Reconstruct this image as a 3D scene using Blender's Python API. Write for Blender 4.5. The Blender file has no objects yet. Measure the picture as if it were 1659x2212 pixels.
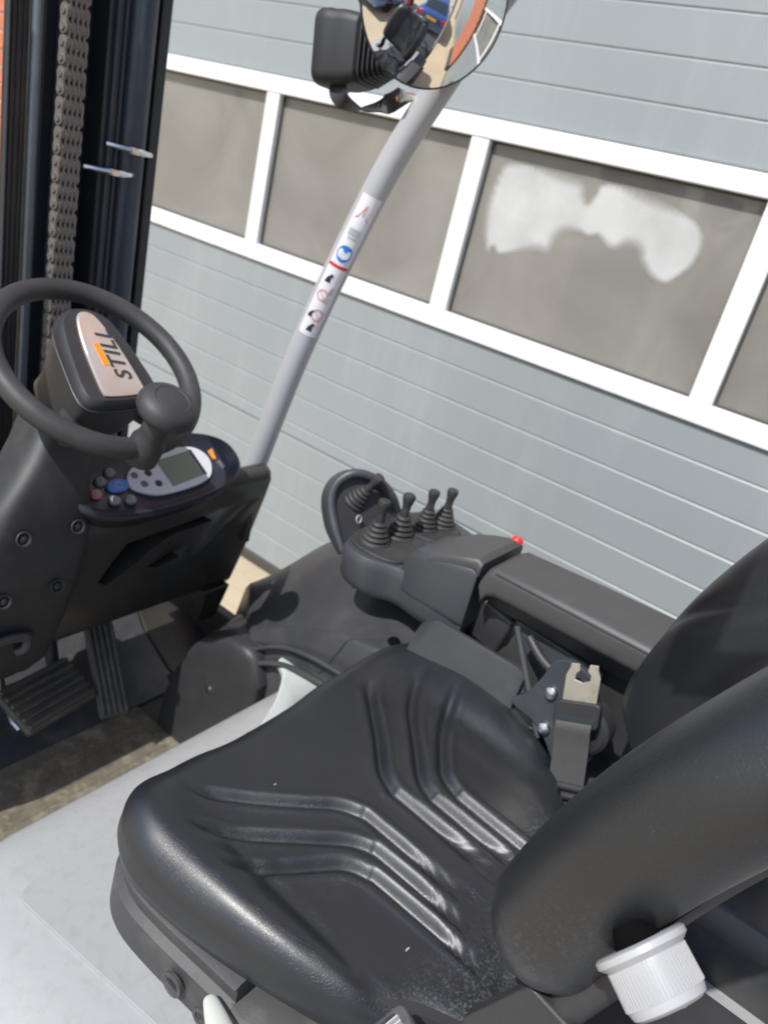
import bpy, bmesh, math, random
import numpy as np
from mathutils import Vector, Matrix
random.seed(4)
rng = np.random.default_rng(4)
R = math.radians
scene = bpy.context.scene
col = scene.collection

# ------------------------------------------------------------------ camera, sky, sun, exposure
RX = np.array([[-0.7707397, -0.41533742, 0.48317196],      # world axes seen from the camera (right, down, forward)
               [-0.59440491, 0.19563424, -0.78000644],
               [0.22944088, -0.88838172, -0.39766167]])
right, down, fwd = RX[:, 0], RX[:, 1], RX[:, 2]
cam = bpy.data.cameras.new('camera')
cam_o = bpy.data.objects.new('camera', cam)
col.objects.link(cam_o)
m = Matrix.Identity(4)
for i in range(3):
    m[i][0], m[i][1], m[i][2] = right[i], -down[i], -fwd[i]
m.translation = Vector((0, 0, 1.70))
cam_o.matrix_world = m
cam.sensor_fit = 'VERTICAL'
cam.sensor_height = 36
cam.sensor_width = 27
cam.lens = 36 * 1664.7 / 2212
cam.clip_start = 0.02
cam.clip_end = 400
cam.dof.use_dof = True
cam.dof.focus_distance = 0.66
cam.dof.aperture_fstop = 7.6
scene.camera = cam_o

SUN = Vector((0.03, 0.60, 0.80)).normalized()              # towards the sun
world = bpy.data.worlds.new('World')
scene.world = world
world.use_nodes = True
wn = world.node_tree
bg = wn.nodes['Background']
sky = wn.nodes.new('ShaderNodeTexSky')
sky.sky_type = 'NISHITA'
sky.sun_disc = False
sky.sun_elevation = math.asin(SUN.z)
sky.sun_rotation = math.atan2(SUN.x, SUN.y)
sky.air_density = 1.0
sky.dust_density = 1.0
wn.links.new(sky.outputs[0], bg.inputs[0])
bg.inputs[1].default_value = 0.15
sun = bpy.data.lights.new('sun', 'SUN')
sun.energy = 4.0
sun.angle = R(0.6)
sun.color = (1.0, 0.975, 0.94)
sun_o = bpy.data.objects.new('sun', sun)
col.objects.link(sun_o)
sun_o.rotation_euler = (-SUN).to_track_quat('-Z', 'Y').to_euler()
scene.view_settings.view_transform = 'Standard'
scene.view_settings.look = 'None'
scene.view_settings.gamma = 1
scene.view_settings.exposure = 0.27
scene.view_settings.use_curve_mapping = False
scene.render.engine = 'CYCLES'
scene.cycles.max_bounces = 8
scene.cycles.use_denoising = True

# ------------------------------------------------------------------ materials
def mat(name, color, rough=0.5, metal=0.0, noise=0.0, nscale=30, bump=0.0, bscale=200, rvar=0.0, spec=0.5,
        dirt=None, dscale=6, damt=0.0, coat=0.0, dmap=None):
    """plain procedural surface: colour mottled by noise, patches of dirt, fine relief"""
    mt = bpy.data.materials.new(name)
    mt.use_nodes = True
    nt = mt.node_tree
    b = nt.nodes['Principled BSDF']
    b.inputs['Roughness'].default_value = rough
    b.inputs['Metallic'].default_value = metal
    b.inputs['Specular IOR Level'].default_value = spec
    b.inputs['Coat Weight'].default_value = coat
    tc = nt.nodes.new('ShaderNodeTexCoord')
    c = (*color, 1)
    n1 = nt.nodes.new('ShaderNodeTexNoise')
    n1.inputs['Scale'].default_value = nscale
    n1.inputs['Detail'].default_value = 5
    nt.links.new(tc.outputs['Object'], n1.inputs['Vector'])
    mx = nt.nodes.new('ShaderNodeMix')
    mx.data_type = 'RGBA'
    mx.inputs[6].default_value = (*[x * (1 - noise) for x in color], 1)
    mx.inputs[7].default_value = (*[min(1, x * (1 + noise)) for x in color], 1)
    nt.links.new(n1.outputs[0], mx.inputs[0])
    last = mx.outputs[2]
    if dirt:
        n2 = nt.nodes.new('ShaderNodeTexNoise')
        n2.inputs['Scale'].default_value = dscale
        n2.inputs['Detail'].default_value = 8
        n2.inputs['Roughness'].default_value = 0.7
        if dmap:
            mp = nt.nodes.new('ShaderNodeMapping')
            mp.inputs['Scale'].default_value = dmap
            nt.links.new(tc.outputs['Object'], mp.inputs['Vector'])
            nt.links.new(mp.outputs[0], n2.inputs['Vector'])
        else:
            nt.links.new(tc.outputs['Object'], n2.inputs['Vector'])
        rp = nt.nodes.new('ShaderNodeValToRGB')
        rp.color_ramp.elements[0].position = 0.5
        rp.color_ramp.elements[1].position = 0.75
        rp.color_ramp.elements[1].color = (damt, damt, damt, 1)
        nt.links.new(n2.outputs[0], rp.inputs[0])
        m2 = nt.nodes.new('ShaderNodeMix')
        m2.data_type = 'RGBA'
        nt.links.new(rp.outputs[0], m2.inputs[0])
        nt.links.new(last, m2.inputs[6])
        m2.inputs[7].default_value = (*dirt, 1)
        last = m2.outputs[2]
    nt.links.new(last, b.inputs['Base Color'])
    if rvar:
        mr = nt.nodes.new('ShaderNodeMapRange')
        mr.inputs[3].default_value = rough - rvar
        mr.inputs[4].default_value = rough + rvar
        n3 = nt.nodes.new('ShaderNodeTexNoise')
        n3.inputs['Scale'].default_value = nscale * 0.6
        n3.inputs['Detail'].default_value = 6
        nt.links.new(tc.outputs['Object'], n3.inputs['Vector'])
        nt.links.new(n3.outputs[0], mr.inputs[0])
        nt.links.new(mr.outputs[0], b.inputs['Roughness'])
    if bump:
        n4 = nt.nodes.new('ShaderNodeTexNoise')
        n4.inputs['Scale'].default_value = bscale
        n4.inputs['Detail'].default_value = 3
        nt.links.new(tc.outputs['Object'], n4.inputs['Vector'])
        bp = nt.nodes.new('ShaderNodeBump')
        bp.inputs['Strength'].default_value = bump
        bp.inputs['Distance'].default_value = 0.001
        nt.links.new(n4.outputs[0], bp.inputs['Height'])
        nt.links.new(bp.outputs[0], b.inputs['Normal'])
    return mt

def leather(name, base=0.022, rough=0.42, grain=0.5, wear=()):
    """black vinyl: creases from a cell pattern, pebble grain, dust specks, scuffed pale patches at given spots"""
    mt = bpy.data.materials.new(name)
    mt.use_nodes = True
    nt = mt.node_tree
    L = nt.links.new
    b = nt.nodes['Principled BSDF']
    b.inputs['Specular IOR Level'].default_value = 0.5
    b.inputs['Coat Weight'].default_value = .30
    b.inputs['Coat Roughness'].default_value = .34
    tc = nt.nodes.new('ShaderNodeTexCoord')
    nz = nt.nodes.new('ShaderNodeTexNoise')
    nz.inputs['Scale'].default_value = 18
    nz.inputs['Detail'].default_value = 4
    L(tc.outputs['Object'], nz.inputs['Vector'])
    # warp
    ad = nt.nodes.new('ShaderNodeMix')
    ad.data_type = 'RGBA'
    ad.blend_type = 'LINEAR_LIGHT'
    ad.inputs[0].default_value = 0.02
    L(tc.outputs['Object'], ad.inputs[6])
    L(nz.outputs[1], ad.inputs[7])
    vor = nt.nodes.new('ShaderNodeTexVoronoi')
    vor.feature = 'DISTANCE_TO_EDGE'
    vor.inputs['Scale'].default_value = 290
    L(ad.outputs[2], vor.inputs['Vector'])
    vr = nt.nodes.new('ShaderNodeMapRange')
    vr.inputs[1].default_value = 0.0
    vr.inputs[2].default_value = 0.07
    L(vor.outputs[0], vr.inputs[0])
    msk = nt.nodes.new('ShaderNodeTexNoise')
    msk.inputs['Scale'].default_value = 11
    msk.inputs['Detail'].default_value = 3
    L(tc.outputs['Object'], msk.inputs['Vector'])
    mk = nt.nodes.new('ShaderNodeMapRange')
    mk.inputs[1].default_value = 0.34
    mk.inputs[2].default_value = 0.66
    L(msk.outputs[0], mk.inputs[0])
    mu = nt.nodes.new('ShaderNodeMath')
    mu.operation = 'MULTIPLY'
    L(vr.outputs[0], mu.inputs[0])
    L(mk.outputs[0], mu.inputs[1])
    peb = nt.nodes.new('ShaderNodeTexVoronoi')
    peb.inputs['Scale'].default_value = 700
    L(ad.outputs[2], peb.inputs['Vector'])
    ml = nt.nodes.new('ShaderNodeMath')
    ml.operation = 'MULTIPLY_ADD'
    L(peb.outputs[0], ml.inputs[0])
    ml.inputs[1].default_value = 0.22
    L(mu.outputs[0], ml.inputs[2])
    bp = nt.nodes.new('ShaderNodeBump')
    bp.inputs['Strength'].default_value = grain
    bp.inputs['Distance'].default_value = 0.0004
    L(ml.outputs[0], bp.inputs['Height'])
    L(bp.outputs[0], b.inputs['Normal'])
    # dust specks
    sp = nt.nodes.new('ShaderNodeTexNoise')
    sp.inputs['Scale'].default_value = 420
    sp.inputs['Detail'].default_value = 2
    L(tc.outputs['Object'], sp.inputs['Vector'])
    sr = nt.nodes.new('ShaderNodeMapRange')
    sr.inputs[1].default_value = 0.70
    sr.inputs[2].default_value = 0.80
    sr.inputs[4].default_value = 0.16
    L(sp.outputs[0], sr.inputs[0])
    mott = nt.nodes.new('ShaderNodeMix')
    mott.data_type = 'RGBA'
    mott.inputs[6].default_value = (base * .72, base * .84, base * 1.0, 1)
    mott.inputs[7].default_value = (base * 1.10, base * 1.26, base * 1.46, 1)
    L(nz.outputs[0], mott.inputs[0])
    last = nt.nodes.new('ShaderNodeMix')
    last.data_type = 'RGBA'
    L(sr.outputs[0], last.inputs[0])
    L(mott.outputs[2], last.inputs[6])
    last.inputs[7].default_value = (.22, .21, .18, 1)
    out = last.outputs[2]
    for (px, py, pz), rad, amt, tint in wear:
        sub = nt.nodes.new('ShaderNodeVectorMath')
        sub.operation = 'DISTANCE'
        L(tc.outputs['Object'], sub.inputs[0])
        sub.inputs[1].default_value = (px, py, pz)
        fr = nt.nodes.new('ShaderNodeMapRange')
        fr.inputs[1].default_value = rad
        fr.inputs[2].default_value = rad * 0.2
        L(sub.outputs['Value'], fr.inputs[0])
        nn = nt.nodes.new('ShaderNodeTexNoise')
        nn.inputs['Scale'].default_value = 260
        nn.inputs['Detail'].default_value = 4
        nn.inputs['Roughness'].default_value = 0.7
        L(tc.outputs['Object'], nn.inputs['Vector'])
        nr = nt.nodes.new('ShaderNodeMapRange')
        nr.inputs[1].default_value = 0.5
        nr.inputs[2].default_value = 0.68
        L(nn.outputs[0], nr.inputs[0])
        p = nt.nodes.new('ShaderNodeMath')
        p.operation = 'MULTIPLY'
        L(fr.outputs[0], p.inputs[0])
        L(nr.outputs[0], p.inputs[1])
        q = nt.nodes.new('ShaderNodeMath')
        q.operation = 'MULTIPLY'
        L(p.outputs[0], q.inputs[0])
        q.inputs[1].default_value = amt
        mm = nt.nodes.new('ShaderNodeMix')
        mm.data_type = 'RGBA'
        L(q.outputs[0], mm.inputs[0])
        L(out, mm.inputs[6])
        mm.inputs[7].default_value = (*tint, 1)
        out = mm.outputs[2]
    L(out, b.inputs['Base Color'])
    rr = nt.nodes.new('ShaderNodeMapRange')
    rr.inputs[3].default_value = rough - .06
    rr.inputs[4].default_value = rough + .10
    L(nz.outputs[0], rr.inputs[0])
    L(rr.outputs[0], b.inputs['Roughness'])
    return mt

M = {}
M['plastic'] = mat('black_plastic', (.032, .032, .034), .46, noise=.25, bump=.25, bscale=900, rvar=.08)
M['plastic_soft'] = mat('soft_touch_black', (.036, .036, .037), .55, noise=.2, bump=.2, bscale=700, dirt=(.11, .10, .085), dscale=14, damt=.35)
M['dash'] = mat('dash_black', (.034, .033, .031), .25, noise=.2, bump=.15, bscale=900, dirt=(.08, .075, .065), dscale=7, damt=.15)  # faint brown dirt, put in to suggest the sandy sheen on the cowl
M['cover_grey'] = mat('fender_plastic', (.042, .043, .046), .38, noise=.15, bump=.2, bscale=800, rvar=.08, dirt=(.15, .145, .13), dscale=9, damt=.25)
M['console'] = mat('console_plastic', (.05, .053, .06), .42, noise=.12, bump=.15, bscale=900)
M['pad'] = mat('armrest_foam', (.058, .058, .058), .5, noise=.15, bump=.2, bscale=600)
M['pan'] = mat('seat_shell_plastic', (.055, .054, .054), .55, noise=.2, bump=.3, bscale=700, dirt=(.16, .15, .13), dscale=16, damt=.5)
M['bracket'] = mat('blue_grey_bracket', (.040, .048, .057), .45, noise=.15, dirt=(.12, .11, .1), dscale=20, damt=.3)
M['rubber'] = mat('rubber', (.030, .030, .030), .6, noise=.3, bump=.3, bscale=500, dirt=(.13, .12, .10), dscale=26, damt=.3)
M['pedal'] = mat('worn_pedal_rubber', (.10, .094, .08), .55, noise=.3, dirt=(.24, .20, .13), dscale=24, damt=.7, bump=.3, bscale=300)
M['mat'] = mat('dusty_floor_mat', (.13, .115, .085), .85, noise=.5, nscale=50, dirt=(.33, .285, .20), dscale=24, damt=1.0, bump=.5, bscale=160)
M['floor'] = mat('dark_floor_plate', (.038, .034, .029), .5, noise=.3, dirt=(.08, .07, .055), dscale=12, damt=.5)
M['kick'] = mat('grey_kick_plate', (.055, .057, .064), .45, noise=.2, dirt=(.2, .19, .17), dscale=14, damt=.4)
M['hood'] = mat('light_grey_paint', (.335, .338, .335), .36, noise=.02, nscale=5, dirt=(.22, .20, .15), dscale=55, damt=.35, bump=.05, bscale=300)
M['latch'] = mat('pale_latch_paint', (.50, .54, .52), .4, noise=.05, dirt=(.4, .38, .33), dscale=18, damt=.4)
M['pillar'] = mat('silver_grey_paint', (.42, .425, .44), .36, noise=.05, dirt=(.42, .42, .40), dscale=10, damt=.3, coat=.2)
M['mast'] = mat('mast_black_paint', (.022, .025, .032), .30, noise=.25, dirt=(.05, .045, .04), dscale=9, damt=.4)
M['mast_blue'] = mat('mast_sheen_paint', (.036, .047, .064), .30, noise=.2)
M['grease'] = mat('greasy_rail', (.05, .038, .028), .45, noise=.5, nscale=14, dirt=(.13, .09, .06), dscale=10, damt=.7)
M['rod'] = mat('cylinder_rod', (.17, .19, .21), .35, metal=.6, noise=.2)
M['chain'] = mat('greased_chain', (.22, .205, .185), .42, metal=.3, noise=.4, nscale=120, dirt=(.06, .045, .032), dscale=130, damt=.8)
M['steel'] = mat('bright_steel', (.62, .62, .61), .25, metal=1, noise=.12, dirt=(.35, .25, .16), dscale=60, damt=.5)
M['zinc'] = mat('zinc_tongue', (.66, .61, .52), .38, metal=.75, noise=.2, dirt=(.40, .24, .10), dscale=50, damt=.6)
M['chrome'] = mat('chrome', (.8, .8, .8), .12, metal=1)
M['webbing'] = mat('belt_webbing', (.075, .073, .072), .65, noise=.25, nscale=300, bump=.6, bscale=900)
M['lamp'] = mat('lamp_black', (.028, .028, .030), .50, noise=.15, bump=.3, bscale=1200)
M['mirror'] = mat('mirror_glass', (.93, .94, .93), .015, metal=1)
M['knob_white'] = mat('white_knob_plastic', (.38, .38, .385), .38, noise=.05, dirt=(.27, .255, .22), dscale=30, damt=.3)
M['lever_white'] = mat('cream_lever_plastic', (.52, .53, .48), .35, noise=.04, dirt=(.45, .42, .33), dscale=30, damt=.4)
M['badge'] = mat('brushed_badge', (.62, .54, .48), .30, metal=.55, noise=.06, nscale=200)
M['ink'] = mat('dark_ink', (.03, .04, .045), .4)
M['shade_black'] = mat('painted_shade', (.002, .002, .002), .9, spec=.1)  # near black colour that stands in for deep shade
M['orange'] = mat('orange_mark', (.90, .26, .01), .45)
M['amber'] = mat('amber_mark', (.65, .26, .03), .45)
M['lcd'] = mat('lcd_screen', (.16, .21, .15), .25, noise=.05)
M['face'] = mat('display_faceplate', (.55, .56, .57), .42, noise=.03)
M['key'] = mat('grey_key', (.12, .12, .12), .35, noise=.1)
M['key_ring'] = mat('pale_key_print', (.42, .42, .42), .4)
M['key_red'] = mat('red_key', (.52, .10, .10), .35)
M['key_blue'] = mat('blue_key', (.09, .19, .50), .35)
M['pod'] = mat('display_bezel', (.018, .02, .03), .33, noise=.1)
M['red'] = mat('red_plastic', (.75, .02, .02), .4)
M['sticker'] = mat('white_sticker', (.74, .74, .77), .4, noise=.04, dirt=(.5, .48, .46), dscale=40, damt=.4)
M['st_red'] = mat('sticker_red', (.65, .03, .05), .45)
M['st_pink'] = mat('sticker_faded_red', (.62, .25, .27), .45, noise=.15, nscale=200)
M['st_blue'] = mat('sticker_blue', (.02, .19, .60), .4)
M['st_black'] = mat('sticker_black', (.03, .03, .035), .45)
M['st_grey'] = mat('sticker_grey', (.42, .42, .44), .45, noise=.3, nscale=300)
M['door'] = mat('door_grey_steel', (.272, .298, .302), .40, noise=.10, nscale=1.3, dirt=(.335, .352, .35), dscale=2.5, damt=.6, bump=.10, bscale=300, rvar=.06, dmap=(3, 1, .55))
M['frame'] = mat('white_window_frame', (.77, .77, .755), .4, noise=.02, dirt=(.55, .53, .47), dscale=14, damt=.35)
M['seal'] = mat('door_rubber_seal', (.06, .055, .045), .7)
M['brick'] = mat('orange_brick', (.50, .17, .09), .8, noise=.25, nscale=20, bump=.5, bscale=120)
M['mortar'] = mat('mortar', (.46, .42, .36), .9, noise=.15, bump=.4, bscale=150)
M['plinth'] = mat('dark_plinth', (.09, .08, .075), .8, noise=.2)
M['inner'] = mat('hall_wall', (.30, .27, .24), .9, noise=.1)
M['film'] = None
M['weight'] = mat('counterweight_grey', (.05, .052, .056), .5, noise=.2)
M['tyre'] = mat('tyre_rubber', (.018, .018, .018), .75, noise=.2)
M['carblue'] = mat('blue_car_paint', (.045, .085, .24), .28, metal=.25, coat=.6)
M['carpale'] = mat('pale_blue_car_paint', (.13, .25, .47), .28, metal=.25, coat=.6)
M['carglass'] = mat('car_glass', (.03, .05, .05), .05, spec=.8)
M['taillight'] = mat('tail_light', (.6, .012, .02), .2, coat=.5)
M['plate'] = mat('yellow_plate', (.85, .50, .02), .4)

leath_seat = leather('seat_leather', .0150, .40, .45,
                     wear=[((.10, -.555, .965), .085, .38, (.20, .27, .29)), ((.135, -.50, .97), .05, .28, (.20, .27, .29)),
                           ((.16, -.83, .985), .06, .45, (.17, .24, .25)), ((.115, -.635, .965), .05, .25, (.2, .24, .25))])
leath_back = leather('backrest_leather', .0150, .38, .42,
                     wear=[((.07, -.445, 1.19), .05, .16, (.26, .24, .17)), ((.03, -.43, 1.25), .06, .08, (.25, .23, .17))])

# paving: sand-coloured clinkers
def paving():
    mt = bpy.data.materials.new('sandy_clinker_paving')
    mt.use_nodes = True
    nt = mt.node_tree
    L = nt.links.new
    b = nt.nodes['Principled BSDF']
    tc = nt.nodes.new('ShaderNodeTexCoord')
    br = nt.nodes.new('ShaderNodeTexBrick')
    br.inputs['Scale'].default_value = 1
    br.inputs['Brick Width'].default_value = .21
    br.inputs['Row Height'].default_value = .105
    br.inputs['Mortar Size'].default_value = .006
    br.inputs['Color1'].default_value = (.58, .475, .325, 1)
    br.inputs['Color2'].default_value = (.56, .46, .315, 1)
    br.inputs['Mortar'].default_value = (.54, .44, .30, 1)
    L(tc.outputs['Object'], br.inputs['Vector'])
    nz = nt.nodes.new('ShaderNodeTexNoise')
    nz.inputs['Scale'].default_value = 1.4
    nz.inputs['Detail'].default_value = 8
    L(tc.outputs['Object'], nz.inputs['Vector'])
    mx = nt.nodes.new('ShaderNodeMix')
    mx.data_type = 'RGBA'
    mx.blend_type = 'MULTIPLY'
    mx.inputs[0].default_value = .35
    L(br.outputs[0], mx.inputs[6])
    L(nz.outputs[0], mx.inputs[7])
    L(mx.outputs[2], b.inputs['Base Color'])
    b.inputs['Roughness'].default_value = .85
    bp = nt.nodes.new('ShaderNodeBump')
    bp.inputs['Strength'].default_value = .15
    bp.inputs['Distance'].default_value = .002
    bp.invert = True
    L(br.outputs[1], bp.inputs['Height'])
    L(bp.outputs[0], b.inputs['Normal'])
    return mt
M['paving'] = paving()

def brickwall_mat():
    mt = bpy.data.materials.new('brick_wall_far')
    mt.use_nodes = True
    nt = mt.node_tree
    L = nt.links.new
    b = nt.nodes['Principled BSDF']
    b.inputs['Roughness'].default_value = .85
    tc = nt.nodes.new('ShaderNodeTexCoord')
    mp = nt.nodes.new('ShaderNodeMapping')
    mp.inputs['Rotation'].default_value = (math.pi / 2, 0, 0)
    br = nt.nodes.new('ShaderNodeTexBrick')
    br.inputs['Scale'].default_value = 1
    br.inputs['Brick Width'].default_value = .21
    br.inputs['Row Height'].default_value = .075
    br.inputs['Mortar Size'].default_value = .005
    br.inputs['Color1'].default_value = (.50, .17, .09, 1)
    br.inputs['Color2'].default_value = (.42, .14, .08, 1)
    br.inputs['Mortar'].default_value = (.46, .42, .36, 1)
    L(tc.outputs['Object'], mp.inputs[0])
    L(mp.outputs[0], br.inputs['Vector'])
    L(br.outputs[0], b.inputs['Base Color'])
    return mt
M['brickwall'] = brickwall_mat()
def pane_mat():
    """acrylic door pane: see-through, hazed with dust, reflecting a little"""
    mt = bpy.data.materials.new('hazy_acrylic')
    mt.use_nodes = True
    nt = mt.node_tree
    L = nt.links.new
    b = nt.nodes['Principled BSDF']
    b.inputs['Roughness'].default_value = .05
    tr = nt.nodes.new('ShaderNodeBsdfTransparent')
    tr.inputs[0].default_value = (.86, .83, .78, 1)
    tc = nt.nodes.new('ShaderNodeTexCoord')
    nz = nt.nodes.new('ShaderNodeTexNoise')
    nz.inputs['Scale'].default_value = 2.2
    nz.inputs['Detail'].default_value = 7
    nz.inputs['Distortion'].default_value = 1.2
    L(tc.outputs['Object'], nz.inputs['Vector'])
    mr = nt.nodes.new('ShaderNodeMapRange')
    mr.inputs[1].default_value = .3
    mr.inputs[2].default_value = .7
    mr.inputs[3].default_value = .52
    mr.inputs[4].default_value = .80
    L(nz.outputs[0], mr.inputs[0])
    mx = nt.nodes.new('ShaderNodeMixShader')
    L(mr.outputs[0], mx.inputs[0])
    L(tr.outputs[0], mx.inputs[1])
    L(b.outputs[0], mx.inputs[2])
    b.inputs['Base Color'].default_value = (.325, .31, .275, 1)
    L(mx.outputs[0], nt.nodes['Material Output'].inputs[0])
    return mt
M['pane'] = pane_mat()
def film_mat():
    """milky film, thinner in places"""
    mt = bpy.data.materials.new('milky_film')
    mt.use_nodes = True
    nt = mt.node_tree
    b = nt.nodes['Principled BSDF']
    b.inputs['Base Color'].default_value = (.72, .72, .70, 1)
    b.inputs['Roughness'].default_value = .35
    tr = nt.nodes.new('ShaderNodeBsdfTransparent')
    tc = nt.nodes.new('ShaderNodeTexCoord')
    nz = nt.nodes.new('ShaderNodeTexNoise')
    nz.inputs['Scale'].default_value = 6
    nz.inputs['Detail'].default_value = 7
    nt.links.new(tc.outputs['Object'], nz.inputs['Vector'])
    mr = nt.nodes.new('ShaderNodeMapRange')
    mr.inputs[1].default_value = .3
    mr.inputs[2].default_value = .6
    mr.inputs[3].default_value = .50
    mr.inputs[4].default_value = .70
    nt.links.new(nz.outputs[0], mr.inputs[0])
    mx = nt.nodes.new('ShaderNodeMixShader')
    av = nt.nodes.new('ShaderNodeAttribute')
    av.attribute_name = 'thickness'
    mu = nt.nodes.new('ShaderNodeMath')
    mu.operation = 'MULTIPLY'
    nt.links.new(av.outputs['Fac'], mu.inputs[0])
    nt.links.new(mr.outputs[0], mu.inputs[1])
    nt.links.new(mu.outputs[0], mx.inputs[0])
    nt.links.new(tr.outputs[0], mx.inputs[1])
    nt.links.new(b.outputs[0], mx.inputs[2])
    nt.links.new(mx.outputs[0], nt.nodes['Material Output'].inputs[0])
    return mt
M['film'] = film_mat()

# ------------------------------------------------------------------ mesh helpers (all in metres, world axes: x ahead of the truck, y to its left)
class G:
    def __init__(s):
        s.v, s.f = [], []
    def add(s, v, f):
        o = len(s.v)
        s.v += [tuple(map(float, p)) for p in v]
        s.f += [tuple(o + i for i in q) for q in f]
        return s
    def box(s, c, d, rot=None):
        x, y, z = [k / 2 for k in d]
        P = [Vector(p) for p in [(-x, -y, -z), (x, -y, -z), (x, y, -z), (-x, y, -z), (-x, -y, z), (x, -y, z), (x, y, z), (-x, y, z)]]
        if rot is not None:
            P = [rot @ p for p in P]
        c = Vector(c)
        return s.add([p + c for p in P], [(3, 2, 1, 0), (4, 5, 6, 7), (0, 1, 5, 4), (1, 2, 6, 5), (2, 3, 7, 6), (3, 0, 4, 7)])
    def loft(s, rings, cap=True, closed=True):
        n = len(rings[0])
        v = [p for r in rings for p in r]
        f = []
        for i in range(len(rings) - 1):
            for j in range(n if closed else n - 1):
                k = (j + 1) % n
                f.append((i * n + j, i * n + k, (i + 1) * n + k, (i + 1) * n + j))
        if cap and closed:
            f.append(tuple(range(n))[::-1])
            f.append(tuple((len(rings) - 1) * n + j for j in range(n)))
        return s.add(v, f)
    def prism(s, poly, fn, t0, t1):
        """poly in 2-D, fn(a, b, t) -> 3-D"""
        return s.loft([[fn(a, b, t0) for a, b in poly], [fn(a, b, t1) for a, b in poly]])
    def tube(s, path, r, n=14, cap=True, flat=None):
        path = [Vector(p) for p in path]
        rs = r if isinstance(r, (list, tuple)) else [r] * len(path)
        rings = []
        up = None
        for i, p in enumerate(path):
            t = (path[min(i + 1, len(path) - 1)] - path[max(i - 1, 0)]).normalized()
            if up is None:
                up = Vector((0, 0, 1)) if abs(t.z) < .9 else Vector((1, 0, 0))
            a = t.cross(up).normalized()
            b = a.cross(t).normalized()
            up = b
            fl = flat or 1
            rings.append([p + (a * math.cos(k * 2 * math.pi / n) + b * fl * math.sin(k * 2 * math.pi / n)) * rs[i] for k in range(n)])
        return s.loft(rings, cap)
    def lathe(s, prof, o, axis, n=32, cap=True):
        o = Vector(o)
        ax = Vector(axis).normalized()
        q = ax.to_track_quat('Z', 'Y').to_matrix()
        rings = [[o + q @ Vector((r * math.cos(k * 2 * math.pi / n), r * math.sin(k * 2 * math.pi / n), h)) for k in range(n)] for r, h in prof]
        return s.loft(rings, cap)
    def torus(s, c, u, w, Rr, r, n=72, k=20):
        c, u, w = Vector(c), Vector(u).normalized(), Vector(w).normalized()
        nn = u.cross(w)
        v, f = [], []
        for i in range(n):
            a = 2 * math.pi * i / n
            d = u * math.cos(a) + w * math.sin(a)
            for j in range(k):
                b = 2 * math.pi * j / k
                v.append(c + d * (Rr + r * math.cos(b)) + nn * r * math.sin(b))
        for i in range(n):
            for j in range(k):
                f.append((i * k + j, ((i + 1) % n) * k + j, ((i + 1) % n) * k + (j + 1) % k, i * k + (j + 1) % k))
        return s.add(v, f)

def smooth01(a, b, x):
    t = np.clip((np.asarray(x, float) - a) / (b - a), 0, 1)
    return t * t * (3 - 2 * t)

ROOTS = {}
def empty(name, loc, label, cat, group=None):
    o = bpy.data.objects.new(name, None)
    o.empty_display_size = .1
    col.objects.link(o)
    o.location = loc
    o['label'] = label
    o['category'] = cat
    if group:
        o['group'] = group
    ROOTS[o.name] = Vector(loc)
    return o

def fix_normals(me):
    bm = bmesh.new()
    bm.from_mesh(me)
    bmesh.ops.remove_doubles(bm, verts=bm.verts, dist=1e-6)
    bmesh.ops.recalc_face_normals(bm, faces=bm.faces)
    bm.to_mesh(me)
    bm.free()

def obj(name, g, material, parent=None, bevel=0, seg=2, sharp=38, subsurf=0, label=None, cat=None, kind=None, group=None, smooth=True, recalc=True):
    me = bpy.data.meshes.new(name)
    me.from_pydata(g.v, [], g.f)
    if recalc:
        fix_normals(me)
    me.update()
    me.polygons.foreach_set('use_smooth', [smooth] * len(me.polygons))
    if smooth and sharp:
        me.set_sharp_from_angle(angle=R(sharp))
    me.materials.append(M[material] if isinstance(material, str) else material)
    o = bpy.data.objects.new(name, me)
    col.objects.link(o)
    adopt(o, parent)
    if bevel:
        b = o.modifiers.new('bevel', 'BEVEL')
        b.width = bevel
        b.segments = seg
        b.limit_method = 'ANGLE'
        b.angle_limit = R(32)
        b.harden_normals = True
    if subsurf:
        s = o.modifiers.new('subsurf', 'SUBSURF')
        s.levels = s.render_levels = subsurf
    if label:
        o['label'] = label
    if cat:
        o['category'] = cat
    if kind:
        o['kind'] = kind
    if group:
        o['group'] = group
    return o

def adopt(o, parent):
    if parent is not None:
        o.parent = parent
        if parent.name in ROOTS:
            o.matrix_parent_inverse = Matrix.Translation(-ROOTS[parent.name])

def copy_mesh(src, parent, loc, rot=None, name=None):
    o = src.copy()
    o.name = name or src.name.split('.')[0]
    col.objects.link(o)
    o.parent = None
    adopt(o, parent)
    o.location = loc
    if rot:
        o.rotation_euler = rot
    return o

def cut(o, g):
    """carve a solid out of an object's mesh"""
    c = obj('cutter', g, 'ink')
    b = o.modifiers.new('cut', 'BOOLEAN')
    b.object = c
    b.operation = 'DIFFERENCE'
    b.solver = 'EXACT'
    dg = bpy.context.evaluated_depsgraph_get()
    me = bpy.data.meshes.new_from_object(o.evaluated_get(dg))
    o.modifiers.clear()
    o.data = me
    me.polygons.foreach_set('use_smooth', [True] * len(me.polygons))
    me.set_sharp_from_angle(angle=R(38))
    bpy.data.objects.remove(c)

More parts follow.
